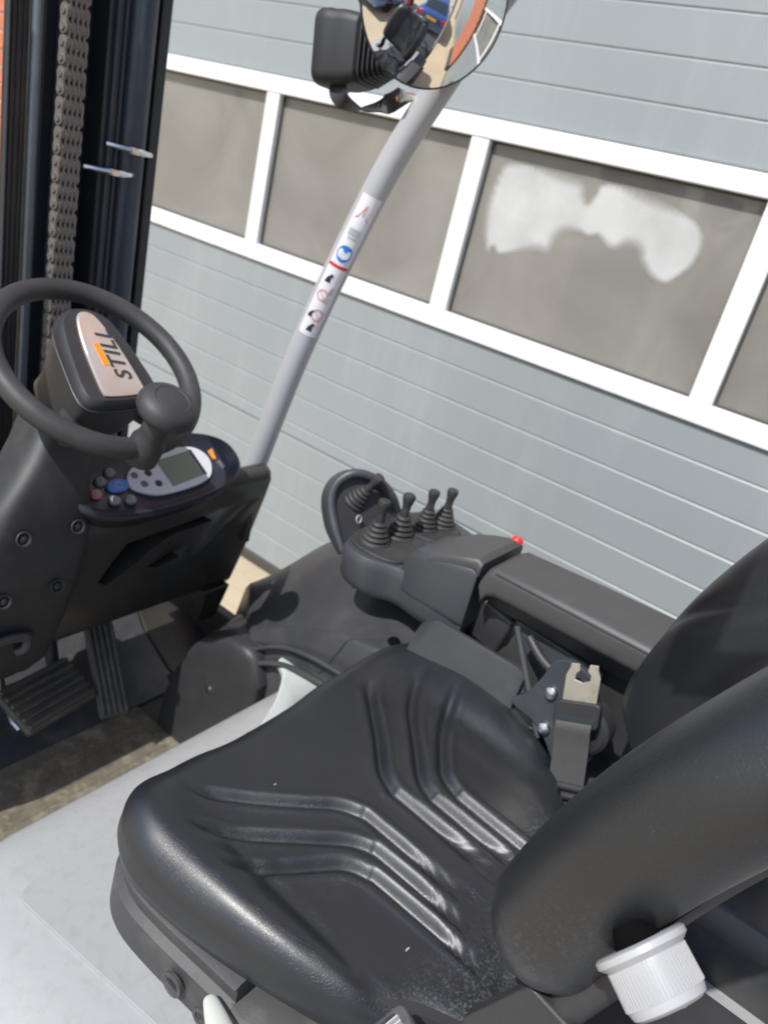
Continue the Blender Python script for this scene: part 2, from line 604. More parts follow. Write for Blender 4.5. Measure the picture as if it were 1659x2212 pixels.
def text_mesh(name, body, size, material, parent, origin, xdir, ydir, depth=.0006, shear=0, space=1.0, bold=0):
    cu = bpy.data.curves.new('t', 'FONT')
    cu.body = body
    cu.size = size
    cu.extrude = depth
    cu.shear = shear
    cu.space_character = space
    cu.offset = bold
    cu.align_x = 'CENTER'
    cu.align_y = 'CENTER'
    t = bpy.data.objects.new('t', cu)
    col.objects.link(t)
    dg = bpy.context.evaluated_depsgraph_get()
    me = bpy.data.meshes.new_from_object(t.evaluated_get(dg))
    bpy.data.objects.remove(t)
    x, y = Vector(xdir).normalized(), Vector(ydir).normalized()
    y = (y - x * y.dot(x)).normalized()
    z = x.cross(y)
    mm = Matrix((x, y, z)).transposed().to_4x4()
    mm.translation = Vector(origin)
    me.transform(mm)
    me.materials.clear()
    me.materials.append(M[material])
    o = bpy.data.objects.new(name, me)
    col.objects.link(o)
    adopt(o, parent)
    return o

def spline(pts, n, closed=False):
    """Catmull-Rom through the points, n samples per span"""
    P = [np.array(p, float) for p in pts]
    out = []
    N = len(P)
    spans = N if closed else N - 1
    for i in range(spans):
        if closed:
            p0, p1, p2, p3 = P[i - 1], P[i], P[(i + 1) % N], P[(i + 2) % N]
        else:
            p0, p1, p2, p3 = P[max(i - 1, 0)], P[i], P[i + 1], P[min(i + 2, N - 1)]
        for k in range(n):
            t = k / n
            out.append(.5 * (2 * p1 + (p2 - p0) * t + (2 * p0 - 5 * p1 + 4 * p2 - p3) * t * t + (3 * p1 - p0 - 3 * p2 + p3) * t ** 3))
    if not closed:
        out.append(P[-1])
    return out

def rrect(w, h, r, n=5):
    pts = []
    for cx, cy, a0 in ((w / 2 - r, h / 2 - r, 0), (-w / 2 + r, h / 2 - r, 90), (-w / 2 + r, -h / 2 + r, 180), (w / 2 - r, -h / 2 + r, 270)):
        for i in range(n + 1):
            a = R(a0 + 90 * i / n)
            pts.append((cx + r * math.cos(a), cy + r * math.sin(a)))
    return pts

# ------------------------------------------------------------------ setting: paving
GZ = -.02
g = G().add([(-60, -40, GZ), (60, -40, GZ), (60, 90, GZ), (-60, 90, GZ)], [(0, 1, 2, 3)])
obj('paving', g, 'paving', kind='structure')

# ------------------------------------------------------------------ sectional door in the brick front
DY = -2.31
X0, X1 = -1.54, 3.95
door = empty('sectional_door', (1.2, DY, GZ), 'grey ribbed overhead sectional door with a band of white framed windows behind the forklift', 'door')
def section(z0, z1, ribs):
    """one door section: pressed strips, each rounded into the groove between it and the next; profile in (y, z), run along x"""
    cuts = [z0] + ribs + [z1]
    for a, b in zip(cuts[:-1], cuts[1:]):
        c, d = DY - .0030, DY - .0020
        prof = [(DY - .04, a), (c, a), (d, a + .002), (DY, a + .0045), (DY, b - .0045), (d, b - .002), (c, b), (DY - .04, b)]
        obj('door_panel', G().loft([[(X0, y, z) for y, z in prof], [(X1, y, z) for y, z in prof]]), 'door', door, smooth=False)
section(.03, .622, [.145, .262, .378, .50])
section(.626, 1.248, [.68, .797, .913, 1.030, 1.147])
section(1.914, 2.53, [2.026, 2.142, 2.256, 2.372, 2.49])
section(2.534, 3.15, [2.65, 2.766, 2.882, 3.0])
obj('bottom_seal', G().box((1.215, DY - .02, .005), (X1 - X0, .05, .048)), 'seal', door, bevel=.008)
win = obj('window_frame', G().box((1.215, DY - .015, 1.281), (X1 - X0, .056, .062)).box((1.215, DY - .015, 1.882), (X1 - X0, .056, .058)), 'frame', door, bevel=.004)
win['label'] = 'white frame round the row of door windows'
mull = [-.43 + .9275 * k for k in range(-1, 5)]
for x in mull:
    obj('mullion', G().box((x, DY - .016, 1.5825), (.068, .052, .541)), 'frame', win, bevel=.003)
edges = [X0 + .02] + mull[1:] + [X1 - .02]
edges = [mull[i] for i in range(len(mull))]
lo = [X0] + [x + .034 for x in mull]
hi = [x - .034 for x in mull] + [X1]
for a, b in zip(lo, hi):
    if b - a < .1:
        continue
    obj('window_pane', G().box(((a + b) / 2, DY - .022, 1.5825), (b - a, .006, .541)), 'pane', win)
    # dark gasket round the pane
    w = .006
    gk = G().box(((a + b) / 2, DY - .0145, 1.312 + w / 2), (b - a, .008, w)).box(((a + b) / 2, DY - .0145, 1.853 - w / 2), (b - a, .008, w))
    gk.box((a + w / 2, DY - .0145, 1.5825), (w, .008, .541 - 2 * w - .001)).box((b - w / 2, DY - .0145, 1.5825), (w, .008, .541 - 2 * w - .001))
    obj('gasket', gk, 'seal', win)

# torn milky film stuck to the inside of one pane (x runs right to left in the picture)
film_pts = [(1.335, 1.79), (1.28, 1.805), (1.20, 1.808), (1.12, 1.805), (1.055, 1.795), (1.035, 1.76), (1.02, 1.745), (1.005, 1.775), (.995, 1.80),
            (.93, 1.808), (.84, 1.80), (.77, 1.785), (.705, 1.765), (.665, 1.735), (.655, 1.69), (.665, 1.65), (.69, 1.615), (.715, 1.59), (.745, 1.588),
            (.775, 1.598), (.80, 1.615), (.815, 1.625), (.83, 1.65), (.86, 1.655), (.885, 1.64), (.91, 1.635), (.93, 1.645), (.96, 1.665), (.99, 1.655), (1.02, 1.66),
            (1.06, 1.65), (1.08, 1.63), (1.085, 1.60), (1.10, 1.575), (1.16, 1.57), (1.22, 1.55), (1.265, 1.535), (1.29, 1.55), (1.305, 1.53), (1.32, 1.545), (1.345, 1.60), (1.355, 1.68)]
FP = np.array([tuple(p) for p in spline(film_pts, 4, True)])
def inside(x, z):
    a, b = FP, np.roll(FP, -1, 0)
    c = ((a[:, 1] > z) != (b[:, 1] > z)) & (x < (b[:, 0] - a[:, 0]) * (z - a[:, 1]) / (b[:, 1] - a[:, 1] + 1e-12) + a[:, 0])
    return c.sum() % 2 == 1
nx_, nz_ = 130, 54
xs_, zs_ = np.linspace(.64, 1.37, nx_), np.linspace(1.52, 1.82, nz_)
fade = np.zeros((nx_, nz_))
for i in range(nx_):
    for k in range(nz_):
        d = np.min(np.hypot(FP[:, 0] - xs_[i], FP[:, 1] - zs_[k]))
        soft = .014 + .026 * (.5 + .5 * math.sin(xs_[i] * 23 + 1))
        fade[i, k] = float(smooth01(-.006, soft, d if inside(xs_[i], zs_[k]) else -d))
vs = [(x, DY - .0165 + .0006 * math.sin(40 * x + 25 * z), z) for x in xs_ for z in zs_]
fs = []
for i in range(nx_ - 1):
    for k in range(nz_ - 1):
        if max(fade[i, k], fade[i + 1, k], fade[i, k + 1], fade[i + 1, k + 1]) > .01:
            fs.append((i * nz_ + k, (i + 1) * nz_ + k, (i + 1) * nz_ + k + 1, i * nz_ + k + 1))
f = obj('torn_film', G().add(vs, fs), 'film', win, sharp=0, recalc=False, label='torn patch of milky white film on the largest door pane')
at = f.data.attributes.new('thickness', 'FLOAT', 'POINT')
at.data.foreach_set('value', fade.ravel())
# hall behind the panes
g = G()
for q in ([(X0, DY - 2.6, 0), (X1, DY - 2.6, 0), (X1, DY - 2.6, 3.2), (X0, DY - 2.6, 3.2)],
          [(X0, DY - 2.6, 3.2), (X1, DY - 2.6, 3.2), (X1, DY - .06, 3.2), (X0, DY - .06, 3.2)],
          [(X0, DY - 2.6, 0), (X0, DY - .06, 0), (X0, DY - .06, 3.2), (X0, DY - 2.6, 3.2)],
          [(X1, DY - 2.6, 0), (X1, DY - .06, 0), (X1, DY - .06, 3.2), (X1, DY - 2.6, 3.2)],
          [(X0, DY - 2.6, .001), (X1, DY - 2.6, .001), (X1, DY - .06, .001), (X0, DY - .06, .001)]):
    g.add(q, [(0, 1, 2, 3)])
obj('hall_interior', g, 'inner', kind='structure', recalc=False, smooth=False)
# things dimly seen through the panes
lampb = obj('hall_lamp', G().lathe([(.0, -.03), (.02, -.028), (.035, 0), (.03, .02), (.012, .035), (.012, .1)], (1.02, DY - .075, 1.405), (-.8, 0, .25), n=20), 'knob_white',
            label='small white lamp seen dimly through the largest door pane', cat='lamp')
obj('ball', G().lathe([(.145 * math.cos(R(a)), .145 * math.sin(R(a))) for a in range(-89, 90, 12)], (1.16, DY - .19, 1.235), (0, 0, 1), n=32), 'brick', sharp=60,
    label='dull orange drum top behind the largest door pane above the white bar', cat='drum').name = 'orange_drum'
obj('cable_loop', G().torus((.85, DY - .09, 1.24), (1, 0, 0), (0, 0, 1), .15, .008, 48, 8), 'rubber', label='dark cable loop hanging low behind the largest door pane', cat='cable')
def crumple(cx, cz, w, h, nm, lab):
    g = G()
    n = 16
    vs, fs = [], []
    for i in range(n + 1):
        for j in range(n + 1):
            u, v = i / n - .5, j / n - .5
            vs.append((cx + w * u, DY - .12 + random.uniform(-.03, .03) + .05 * math.sin(9 * u + 5 * v), cz + h * v + random.uniform(-.006, .006)))
    for i in range(n):
        for j in range(n):
            fs.append((i * (n + 1) + j, (i + 1) * (n + 1) + j, (i + 1) * (n + 1) + j + 1, i * (n + 1) + j + 1))
    g.add(vs, fs)
    o = obj(nm, g, mat('crumpled_plastic', (.34, .32, .31), .22, noise=.2), sharp=0, label=lab, cat='sheet')
    s = o.modifiers.new('thick', 'SOLIDIFY')
    s.thickness = .003
crumple(.18, 1.55, .55, .54, 'plastic_sheet', 'crumpled clear plastic sheet pressed behind the door pane at the right edge')

# brick piers on both sides of the door
def pier(xa, xb, lab, face=-1):
    w = xb - xa
    p = empty('brick_pier', ((xa + xb) / 2, DY, GZ), lab, 'wall')
    obj('mortar_bed', G().box(((xa + xb) / 2, DY - .02, 1.63), (w - .006, .20, 3.10)), 'mortar', p)
    obj('plinth', G().box(((xa + xb) / 2, DY - .0, .09), (w + .01, .26, .30 - .08)), 'plinth', p, bevel=.006)
    bl, bh = .21, .065
    src = obj('brick', G().box((0, 0, 0), (bl - .01, .012, bh - .0)), 'brick', p, bevel=.003, seg=1)
    hd = None
    r = 0
    z = .245
    first = True
    while z < 3.1 and r < 36:
        x = xa + bl / 2 + (0 if r % 2 else -bl / 2)
        while x < xb:
            a, b = max(x - bl / 2 + .005, xa + .004), min(x + bl / 2 - .005, xb - .004)
            if b - a > .03:
                if first:
                    o = src
                    first = False
                else:
                    o = copy_mesh(src, p, (0, 0, 0), name='brick')
                o.location = ((a + b) / 2, DY + .082 + random.uniform(-.002, .002), z)
                o.scale = ((b - a) / (bl - .01), 1, 1)
            x += bl
        if hd is None:
            hd = obj('brick', G().box((0, 0, 0), (.012, .092, bh)), 'brick', p, bevel=.003, seg=1)
            o = hd
        else:
            o = copy_mesh(hd, p, (0, 0, 0), name='brick')
        o.location = ((xa - .001) if face < 0 else (xb + .001), DY + .030 + .006 * (r % 2), z)
        z += .075
        r += 1
    return p
pier(4.02, 4.83, 'orange brick pier just left of the forklift mast, beyond the grey door')
pier(-2.75, -1.58, 'orange brick pier seen in the round mirror beside the grey door', face=1)

# second door past the rear pier, seen only in the mirror
d2 = empty('rear_sectional_door', (-4.7, DY, GZ), 'grey door beyond the brick pier, only seen in the round mirror', 'door')
for z0 in (.03, .65, 1.27, 1.89):
    obj('door_panel', G().box((-4.7, DY - .03, z0 + .3), (4.9, .05, .61)), 'door', d2, bevel=.006)
fw = empty('brick_wall', (2, DY, GZ), 'orange brick front above and beyond the sectional doors', 'wall')
obj('upper_wall', G().box((2.5, DY - .03, 4.1), (20, .20, 1.85)), 'brickwall', fw)
obj('side_wall', G().box((8.68, DY - .03, 1.57), (7.64, .20, 3.19)), 'brickwall', fw)
obj('rear_wall', G().box((-7.33, DY - .03, 1.57), (.34, .20, 3.19)), 'brickwall', fw)

# ================================================================== the forklift truck
YC = -.70
truck = empty('forklift_truck', (.3, YC, GZ), 'light grey electric forklift with black driver seat, steering wheel and lever armrest', 'forklift')

# ---- body: hood, chassis, counterweight, wheels
HZ = .82
def hood_section(y):
    pts = [(-.55, HZ), (.60, HZ), (.655, HZ - .003), (.69, HZ - .014), (.708, HZ - .034), (.716, HZ - .07), (.725, .40), (-.55, .40)]
    return pts
rings = []
ys = [-1.02, -.95, -.55, -.42, -.34, -.28, -.235, -.20, -.18, -.17]
for y in ys:
    e = float(smooth01(-.40, -.17, y))
    drop = .10 * e * e
    rings.append([(x - .05 * e * (1 if x > 0 else 0), y, z - (drop if z > .6 else 0)) for x, z in hood_section(y)])
g = G().loft(rings)
hood = obj('battery_hood', g, 'hood', truck, sharp=50, label='light grey painted hood under the seat')
seam = spline([(.10, -.417), (.235, -.405), (.33, -.397), (.46, -.383), (.578, -.371), (.592, -.374), (.598, -.383)], 8)
# raised hood panel under the seat: its edge is the seam
pan_o = [(p[0], p[1]) for p in seam] + [(.604, -.41), (.606, -.50), (.606, -.70), (.0, -.70), (.0, -.43)]
obj('hood_panel', G().prism(pan_o, lambda a, b, t: (a, b, t), HZ - .004, HZ + .0034), 'hood', hood, bevel=.0018, seg=3, sharp=60)

obj('chassis', G().box((.15, YC, .26), (1.75, 1.02, .34)), 'weight', truck, bevel=.03)
g = G().loft([[(x, YC + y, z) for x, y in [(-.56, -.5), (-.56, .5), (-.95, .46), (-1.05, .3), (-1.05, -.3), (-.95, -.46)]] for z in (.12, .5, .93, .98)])
obj('counterweight', g, 'weight', truck, bevel=.05, seg=4)
for (wx, wy, wr) in ((1.05, YC + .42, .27), (1.05, YC - .42, .27), (-.55, YC + .38, .23), (-.55, YC - .38, .23)):
    w = obj('wheel', G().lathe([(wr * .55, -.09), (wr * .9, -.095), (wr, -.075), (wr, .075), (wr * .9, .095), (wr * .55, .09)], (wx, wy, GZ + wr), (0, 1, 0), n=36), 'tyre', truck)
    obj('wheel_rim', G().lathe([(wr * .50, -.097), (wr * .45, -.10), (wr * .2, -.094), (wr * .2, .094), (wr * .45, .10), (wr * .50, .097)], (wx, wy, GZ + wr), (0, 1, 0), n=30), 'pillar', w)

# white latch plate in front of the seat and its screws
lp = [(.735, -.955), (.70, -.93), (.655, -.865), (.625, -.80), (.60, -.76), (.585, -.745), (.565, -.76), (.545, -.80), (.53, -.86), (.56, -.93), (.60, -.985), (.66, -1.0), (.715, -.99)]
g = G().prism([tuple(p) for p in spline(lp, 5, True)], lambda a, b, t: (a, b, t), HZ - .002, HZ + .020)
latch = obj('hood_latch_plate', g, 'latch', truck, bevel=.006, seg=3, label='pale latch plate at the front right corner of the seat')
g = G().prism([(.62, -.88), (.585, -.815), (.575, -.83), (.60, -.90)], lambda a, b, t: (a, b, t), HZ + .008, HZ + .06)
cut(latch, g)
obj('latch_hook', G().tube([(.605, -.885, HZ + .012), (.60, -.865, HZ + .022), (.59, -.84, HZ + .014)], .006, 10), 'plastic', latch)
obj('latch_hook', G().tube([(.595, -.87, HZ + .008), (.585, -.835, HZ + .012)], .004, 10), 'steel', latch)
obj('screw', G().lathe([(.009, 0), (.009, .006), (.006, .009)], (.61, -.765, HZ + .019), (0, 0, 1), n=20), 'steel', latch)

# ---- cab floor, mat and pedals
FZ = .50
obj('cab_floor', G().box((1.06, -.72, FZ - .03), (.72, 1.06, .05)), 'floor', truck, bevel=.004)
obj('foot_well_wall', G().box((1.24, -1.215, .56), (.36, .03, .13)), 'floor', truck, bevel=.006)
g = G()
floor_mat = obj('floor_mat', G().box((.905, -.66, FZ + .002), (.34, .54, .010)), 'mat', truck, bevel=.003, label='dusty olive rubber mat on the cab floor')
for k in range(15):
    obj('mat_rib', G().box((.75 + k * .022, -.66, FZ + .0070), (.018, .52, .0012)), 'mat', floor_mat, bevel=.0005, seg=1)
kick = [(1.08, FZ), (1.14, FZ + .015), (1.24, FZ + .07), (1.32, FZ + .17), (1.36, FZ + .30), (1.39, FZ + .30), (1.39, FZ - .02), (1.08, FZ - .02)]
obj('kick_plate', G().prism(kick, lambda a, b, t: (a, t, b), -1.06, -.27), 'kick', truck, bevel=.004, label='grey inclined kick plate behind the pedals')

obj('well_liner', G().prism(kick, lambda a, b, t: (a - .004, t, b), -1.20, -1.062), 'floor', truck, bevel=.004)
def pedal(name, c, size, axis_u, axis_v, nrib, along, lab):
    """rubber pad with raised ribs; u is the long way of the ribs"""
    u, v = Vector(axis_u).normalized(), Vector(axis_v).normalized()
    v = (v - u * v.dot(u)).normalized()
    n = u.cross(v)
    if n.z < 0:
        n = -n
    rot = Matrix((u, v, n)).transposed()
    c = Vector(c)
    p = obj(name, G().box(c, (size[0], size[1], .018), rot), 'pedal', truck, bevel=.008, seg=3, label=lab)
    for k in range(nrib):
        o = (k + .5) / nrib - .5
        obj('pedal_rib', G().box(c + v * o * size[1] * .94 + n * .012, (size[0] * .94, size[1] / nrib * .52, .010), rot), 'pedal', p, bevel=.0025)
    return p
bp_ = pedal('brake_pedal', (1.118, -.735, .60), (.17, .112), (.028, -.167, 0), (-.10, .02, -.04), 6, 0, 'wide worn brake pedal with ribs')
obj('pedal_arm', G().tube([(1.19, -.79, .61), (1.23, -.80, .68), (1.24, -.80, .80)], .014, 10), 'plastic', bp_)
obj('pedal_edge', G().tube([(1.20, -.685, .625), (1.155, -.665, .60), (1.11, -.66, .575), (1.095, -.665, .565)], .006, 8), 'steel', bp_)
pedal('accelerator_pedal', (1.113, -.866, .61), (.205, .062), (.141, -.04, .14), (.03, .07, 0), 5, 1, 'long ribbed black accelerator pedal')

# ---- cowl / dashboard
cowl = [(.984, 1.068), (.990, 1.084), (1.005, 1.093), (1.02, 1.092), (1.06, 1.062), (1.12, .99), (1.20, .90), (1.24, .82), (1.12, .80), (1.035, .80), (1.026, .815), (1.008, .90), (.988, 1.03)]
rings = []
for y, dz, dx in ((-1.137, -.006, .010), (-1.128, 0, 0), (-.95, 0, 0), (-.70, 0, 0), (-.45, 0, 0), (-.22, 0, 0)):
    rings.append([(x + dx, y + (.035 * (1.09 - z) / .36 if y < -1.1 else 0), z + dz) for x, z in cowl])
dash = obj('dashboard_cowl', G().loft(rings), 'dash', truck, bevel=.005, seg=3, label='black dashboard cowl with slanted slots under the display')
# hand-hold slots carved into the cowl (y, z outline, cut forward)
s1 = [(-.744, .924), (-.764, .963), (-.789, .999), (-.848, 1.005), (-.93, 1.014), (-.998, 1.022), (-.985, 1.0), (-.892, .991), (-.852, .971), (-.796, .929), (-.764, .912)]
s2 = [(-.847, .927), (-.888, .945), (-.940, .953), (-.924, .928), (-.875, .917)]
for s in (s1, s2):
    cut(dash, G().prism([tuple(p) for p in s], lambda a, b, t: (t, a, b), .93, 1.065))
obj('top_roll', G().tube([(.996, -1.112, 1.080), (.994, -.95, 1.080), (.994, -.73, 1.080)], .015, 14), 'plastic_soft', dash)
rings = []
for z, x0, ya in ((.80, 1.022, -1.030), (.76, 1.03, -1.034), (.715, 1.04, -1.04), (.70, 1.05, -1.045)):
    rings.append([(x0, -1.128 + .035 * (1.09 - z) / .36, z), (x0, ya, z), (1.25, ya, z), (1.25, -1.128 + .035 * (1.09 - z) / .36, z)])
obj('cowl_leg', G().loft(rings), 'dash', dash, bevel=.004)
obj('side_strip', G().box((1.0, -1.098, .98), (.012, .014, .12)), 'plastic', dash, bevel=.003)

# ---- display pod: bowl shaped bezel, faceplate, screen and keys
pn = Vector((-.52, .12, .84)).normalized()                 # facing the driver
pu = Vector((0, -1, .0)) ; pu = (pu - pn * pu.dot(pn)).normalized()    # to the right of the driver
pv = pn.cross(pu).normalized()
if pv.x < 0:
    pv = -pv                                               # away from the driver
pc = Vector((.985, -.832, 1.130))
def pp(a, b, h=0):
    return pc + pu * a + pv * b + pn * h
def oval(ra, rb, e=2.4, n=64, tilt=0):
    out = []
    for k in range(n):
        t = 2 * math.pi * k / n
        c, s = math.cos(t), math.sin(t)
        out.append((ra * abs(c) ** (2 / e) * (1 if c >= 0 else -1), rb * abs(s) ** (2 / e) * (1 if s >= 0 else -1)))
    return out
rings = []
for ra, rb, h in ((.13, .045, -.085), (.150, .060, -.05), (.166, .072, -.01), (.168, .074, .006), (.163, .069, .010), (.152, .060, .004), (.145, .054, -.002)):
    rings.append([pp(a, b, h) for a, b in oval(ra, rb)])
pod = obj('display_pod', G().loft(rings), 'pod', truck, sharp=60, label='oval display pod with grey faceplate and round keys')
fp = [(-.055, .012), (-.035, .026), (.0, .038), (.05, .043), (.09, .036), (.108, .016), (.108, -.008), (.09, -.032), (.05, -.041), (-.005, -.041), (-.035, -.033), (-.06, -.012)]
face = obj('faceplate', G().prism([tuple(p) for p in spline(fp, 5, True)], lambda a, b, t: pp(a, b, t), -.003, .0035), 'face', pod, bevel=.0015)
obj('lcd_screen', G().prism([(.012, -.031), (.082, -.024), (.078, .030), (.008, .025)], lambda a, b, t: pp(a, b, t), .0, .0045), 'lcd', face)
obj('screen_edge', G().prism([(.0835, -.025), (.087, -.024), (.083, .031), (.079, .031)], lambda a, b, t: pp(a, b, t), .0, .0055), 'pod', face)
for a, b, r, mt in ((-.12, -.006, .010, 'key_red'), (-.102, .014, .0104, 'key'), (-.079, .026, .0104, 'key'), (-.096, -.026, .0104, 'key'), (-.07, -.032, .0104, 'key')):
    k = obj('round_key', G().lathe([(r, 0), (r, .003), (r * .85, .0048), (.0005, .005)], pp(a, b, -.003), pn, n=24), mt, pod)
    obj('key_print', G().torus(pp(a, b, .0022), pu, pv, r * .62, .0007, 24, 6), 'key_ring', k)
    obj('key_symbol', G().torus(pp(a + .001, b, .0022), pu, pv, r * .26, .0008, 16, 6), 'key_ring', k)
obj('blue_key', G().prism(oval(.020, .0125, 2), lambda a, b, t: pp(a - .078, b - .002, t), -.003, .003), 'key_blue', pod, bevel=.0015)
obj('key_print', G().torus(pp(-.078, -.002, .003), pu, pv, .006, .0007, 20, 6), 'key_ring', pod)
for a, b in ((-.044, .008), (-.018, .006), (-.035, -.012), (-.010, -.018)):
    obj('small_key', G().lathe([(.0068, 0), (.006, .001), (.0005, .0012)], pp(a, b, .0034), pn, n=20), 'pod' if a > -.03 else 'key', face)
obj('warning_mark', G().prism([(.118, .022), (.131, .026), (.126, .001), (.119, .004)], lambda a, b, t: pp(a, b, t), -.0015, -.0005), 'amber', pod)
obj('warning_mark', G().prism([(.122, -.004), (.131, -.001), (.137, -.018), (.128, -.021)], lambda a, b, t: pp(a, b, t), -.0015, -.0005), 'key', pod)

# ---- steering column
colsec = [((1.075, YC, 1.255), .058, .052), ((1.06, -.68, 1.20), .054, .055), ((1.04, -.64, 1.14), .066, .06), ((1.03, -.615, 1.08), .092, .062), ((1.035, -.605, 1.0), .108, .066), ((1.065, -.60, .90), .108, .075), ((1.11, -.60, .78), .105, .09), ((1.15, -.60, .68), .10, .09)]
rings = []
for (c, hw, ht) in colsec:
    c = Vector(c)
    rings.append([c + Vector((b, a, -.35 * b)) for a, b in rrect(2 * hw, 2 * ht, min(hw, ht) * .55, 5)])
column = obj('steering_column_cover', G().loft(rings), 'plastic_soft', truck, sharp=45, subsurf=1, label='black two piece steering column cover with recessed screws')
for (y, z) in ((-.577, 1.075), (-.668, 1.075), (-.555, .965), (-.645, .965)):
    # screw sunk in a dished recess
    xx = 1.03 - .063 if z > 1.05 else 1.047 - .071
    sc = obj('screw_recess', G().lathe([(.0125, .0005), (.0118, .0022), (.0095, .0015), (.008, -.004), (.001, -.005)], (xx - .002, y, z), (-.95, 0, .25), n=24, cap=False), 'plastic_soft', column)
    obj('screw', G().lathe([(.0055, -.004), (.0055, .0), (.003, .001)], (xx - .002, y, z), (-.95, 0, .25), n=18), 'plastic_soft', sc)
hb = obj('handle_surround', G().prism([tuple(p) for p in spline([(-.52, .885), (-.60, .880), (-.665, .872), (-.678, .85), (-.668, .815), (-.64, .80), (-.52, .795)], 5)] + [(-.45, .795), (-.45, .885)],
         lambda a, b, t: (t - .35 * (b - .84), a + .05, b), 1.005, 1.07), 'plastic', column, bevel=.006)
obj('release_handle', G().tube(spline([(.992, -.40, .876), (.990, -.51, .876), (.988, -.58, .878), (.988, -.605, .868), (.992, -.605, .846), (1.0, -.595, .838)], 6), .0075, 12), 'kick', column)

# ---- steering wheel: tilted 32 degrees
a = .5587
wn_ = Vector((-math.sin(a), 0, math.cos(a)))               # out of the wheel, towards the driver
wu = Vector((0, -1, 0))
wv = Vector((math.cos(a), 0, math.sin(a)))                 # up the wheel, away from the driver
wc = Vector((.9947, -.70, 1.3311))
def wp(p, q, h=0):
    return wc + wu * p + wv * q + wn_ * h
wheel = obj('steering_wheel', G().torus(wc, wu, wv, .1535, .0165, 96, 24), 'plastic_soft', truck, sharp=0, label='black steering wheel with spinner knob and badge')
# hub pad: rounded, narrow at the far end, wide at the near end
hub_o = [(-.056, -.058), (-.040, -.066), (.0, -.068), (.040, -.066), (.056, -.058), (.060, -.04), (.055, .0), (.047, .045), (.036, .075), (.018, .089), (0, .092), (-.018, .089), (-.036, .075), (-.047, .045), (-.055, .0), (-.060, -.04)]
hub_o = [(p * 1.12, q * 1.12 - .012) for p, q in hub_o]
hs = [tuple(p) for p in spline(hub_o, 4, True)]
rings = []
for sc, h in ((.74, -.12), (.80, -.085), (.90, -.035), (.99, .002), (1.0, .008), (.965, .016), (.90, .0215)):
    rings.append([wp(p * sc, q * sc + (.012 if h < -.1 else 0), h + .012 * (q * sc + .06) / .15 * (1 if h > 0 else 0)) for p, q in hs])
hub = obj('hub_pad', G().loft(rings), 'plastic', wheel, sharp=40)
obj('hub_seam', G().tube([wp(p * 1.003, q * 1.003, .004) for p, q in hs] + [wp(hs[0][0] * 1.003, hs[0][1] * 1.003, .004)], .0012, 6), 'console', hub)
def hz_(q):
    return .0215 + .012 * (q + .06) / .15
bd = [(-.026, -.056), (.0, -.0575), (.026, -.056), (.0315, -.050), (.030, -.02), (.026, .02), (.020, .05), (.012, .071), (.0, .077), (-.012, .071), (-.020, .05), (-.026, .02), (-.030, -.02), (-.0315, -.050)]
bd = [(p * 1.14, q * 1.12 - .010) for p, q in bd]
bs = [tuple(p) for p in spline(bd, 4, True)]
bdg = G().loft([[wp(p, q, hz_(q) - .002) for p, q in bs], [wp(p, q, hz_(q) + .0025) for p, q in bs], [wp(p * .93, q * .96, hz_(q) + .0038) for p, q in bs]])
badge = obj('badge', bdg, 'badge', hub, sharp=30, label='brushed badge with dark STILL lettering and an orange block')
# lettering reads along the badge from its near end to its far end
def tilt_vec(v2):
    return (wv + wn_ * .08).normalized()
text_mesh('lettering', 'STILL', .036, 'ink', hub, wp(.013, -.004, hz_(-.004) + .0042), tilt_vec(0), -wu, depth=.0004, shear=.25, space=1.12, bold=.0006)
obj('orange_block', G().prism([(-.013, -.022), (-.003, -.021), (-.003, .018), (-.013, .017)], lambda p, q, t: wp(p, q, hz_(q) + t), .003, .0045), 'orange', hub)
for sgn in (-1, 1):
    obj('spoke', G().tube([wp(sgn * .03, -.03, -.045), wp(sgn * .07, -.075, -.05), wp(sgn * .10, -.115, -.02)], [.020, .016, .011], 12, flat=.6), 'plastic', wheel)
# spinner knob on the near right of the rim
ka = R(-90)
kp = wp(.1535 * math.cos(ka), .1535 * math.sin(ka), 0)
prof = [(.0265, -.022), (.0265, -.005), (.026, .012), (.0215, .022), (.0195, .034), (.0205, .040), (.0190, .046), (.0190, .058), (.028, .064), (.0385, .071), (.0435, .079), (.0440, .086), (.0415, .094), (.0350, .1005), (.0255, .1040), (.0238, .1030), (.0225, .1037), (.010, .1055), (.0005, .1058)]
obj('spinner_knob', G().lathe(prof, kp, wn_ + Vector((.0, .0, .22)), n=48), 'plastic_soft', wheel, sharp=50, label='bulbous spinner knob on the wheel rim')

# ---- right side fender cover
def fender_top(x, w):
    """height over the truck at x; w = 0 at the inner (seat) edge, 1 at the outer edge"""
    zi = np.interp(x, [-.2, .10, .30, .42, .54, .64, .74, .82, .90], [.93, .925, .915, .920, .965, .945, .895, .845, .80])
    zo = np.interp(x, [-.2, .2, .55, .70, .80, .90, 1.00, 1.08, 1.13], [.94, .94, 1.03, 1.055, 1.02, .925, .79, .68, .60])
    k = 1 + .8 * float(smooth01(.56, .42, x))              # a steeper flank beside the seat, a long slope ahead of it
    w = min(1, w * k)
    w = w * w * (3 - 2 * w) * .6 + w * .4
    return zi * (1 - w) + zo * w
nx, nw = 72, 26
vs, fs = [], []
for i in range(nx + 1):
    for j in range(nw + 1):
        w = j / nw
        x0 = -.18
        x1 = .83 + (1.115 - .83) * w
        x = x0 + (x1 - x0) * i / nx
        yi = -.955 - .01 * math.sin(max(0, x) * 3)
        y = yi + (-1.235 - yi) * w
        z = float(fender_top(x, w ** 1.1)) + .010 * math.sin(math.pi * w)
        vs.append((x, y, z))
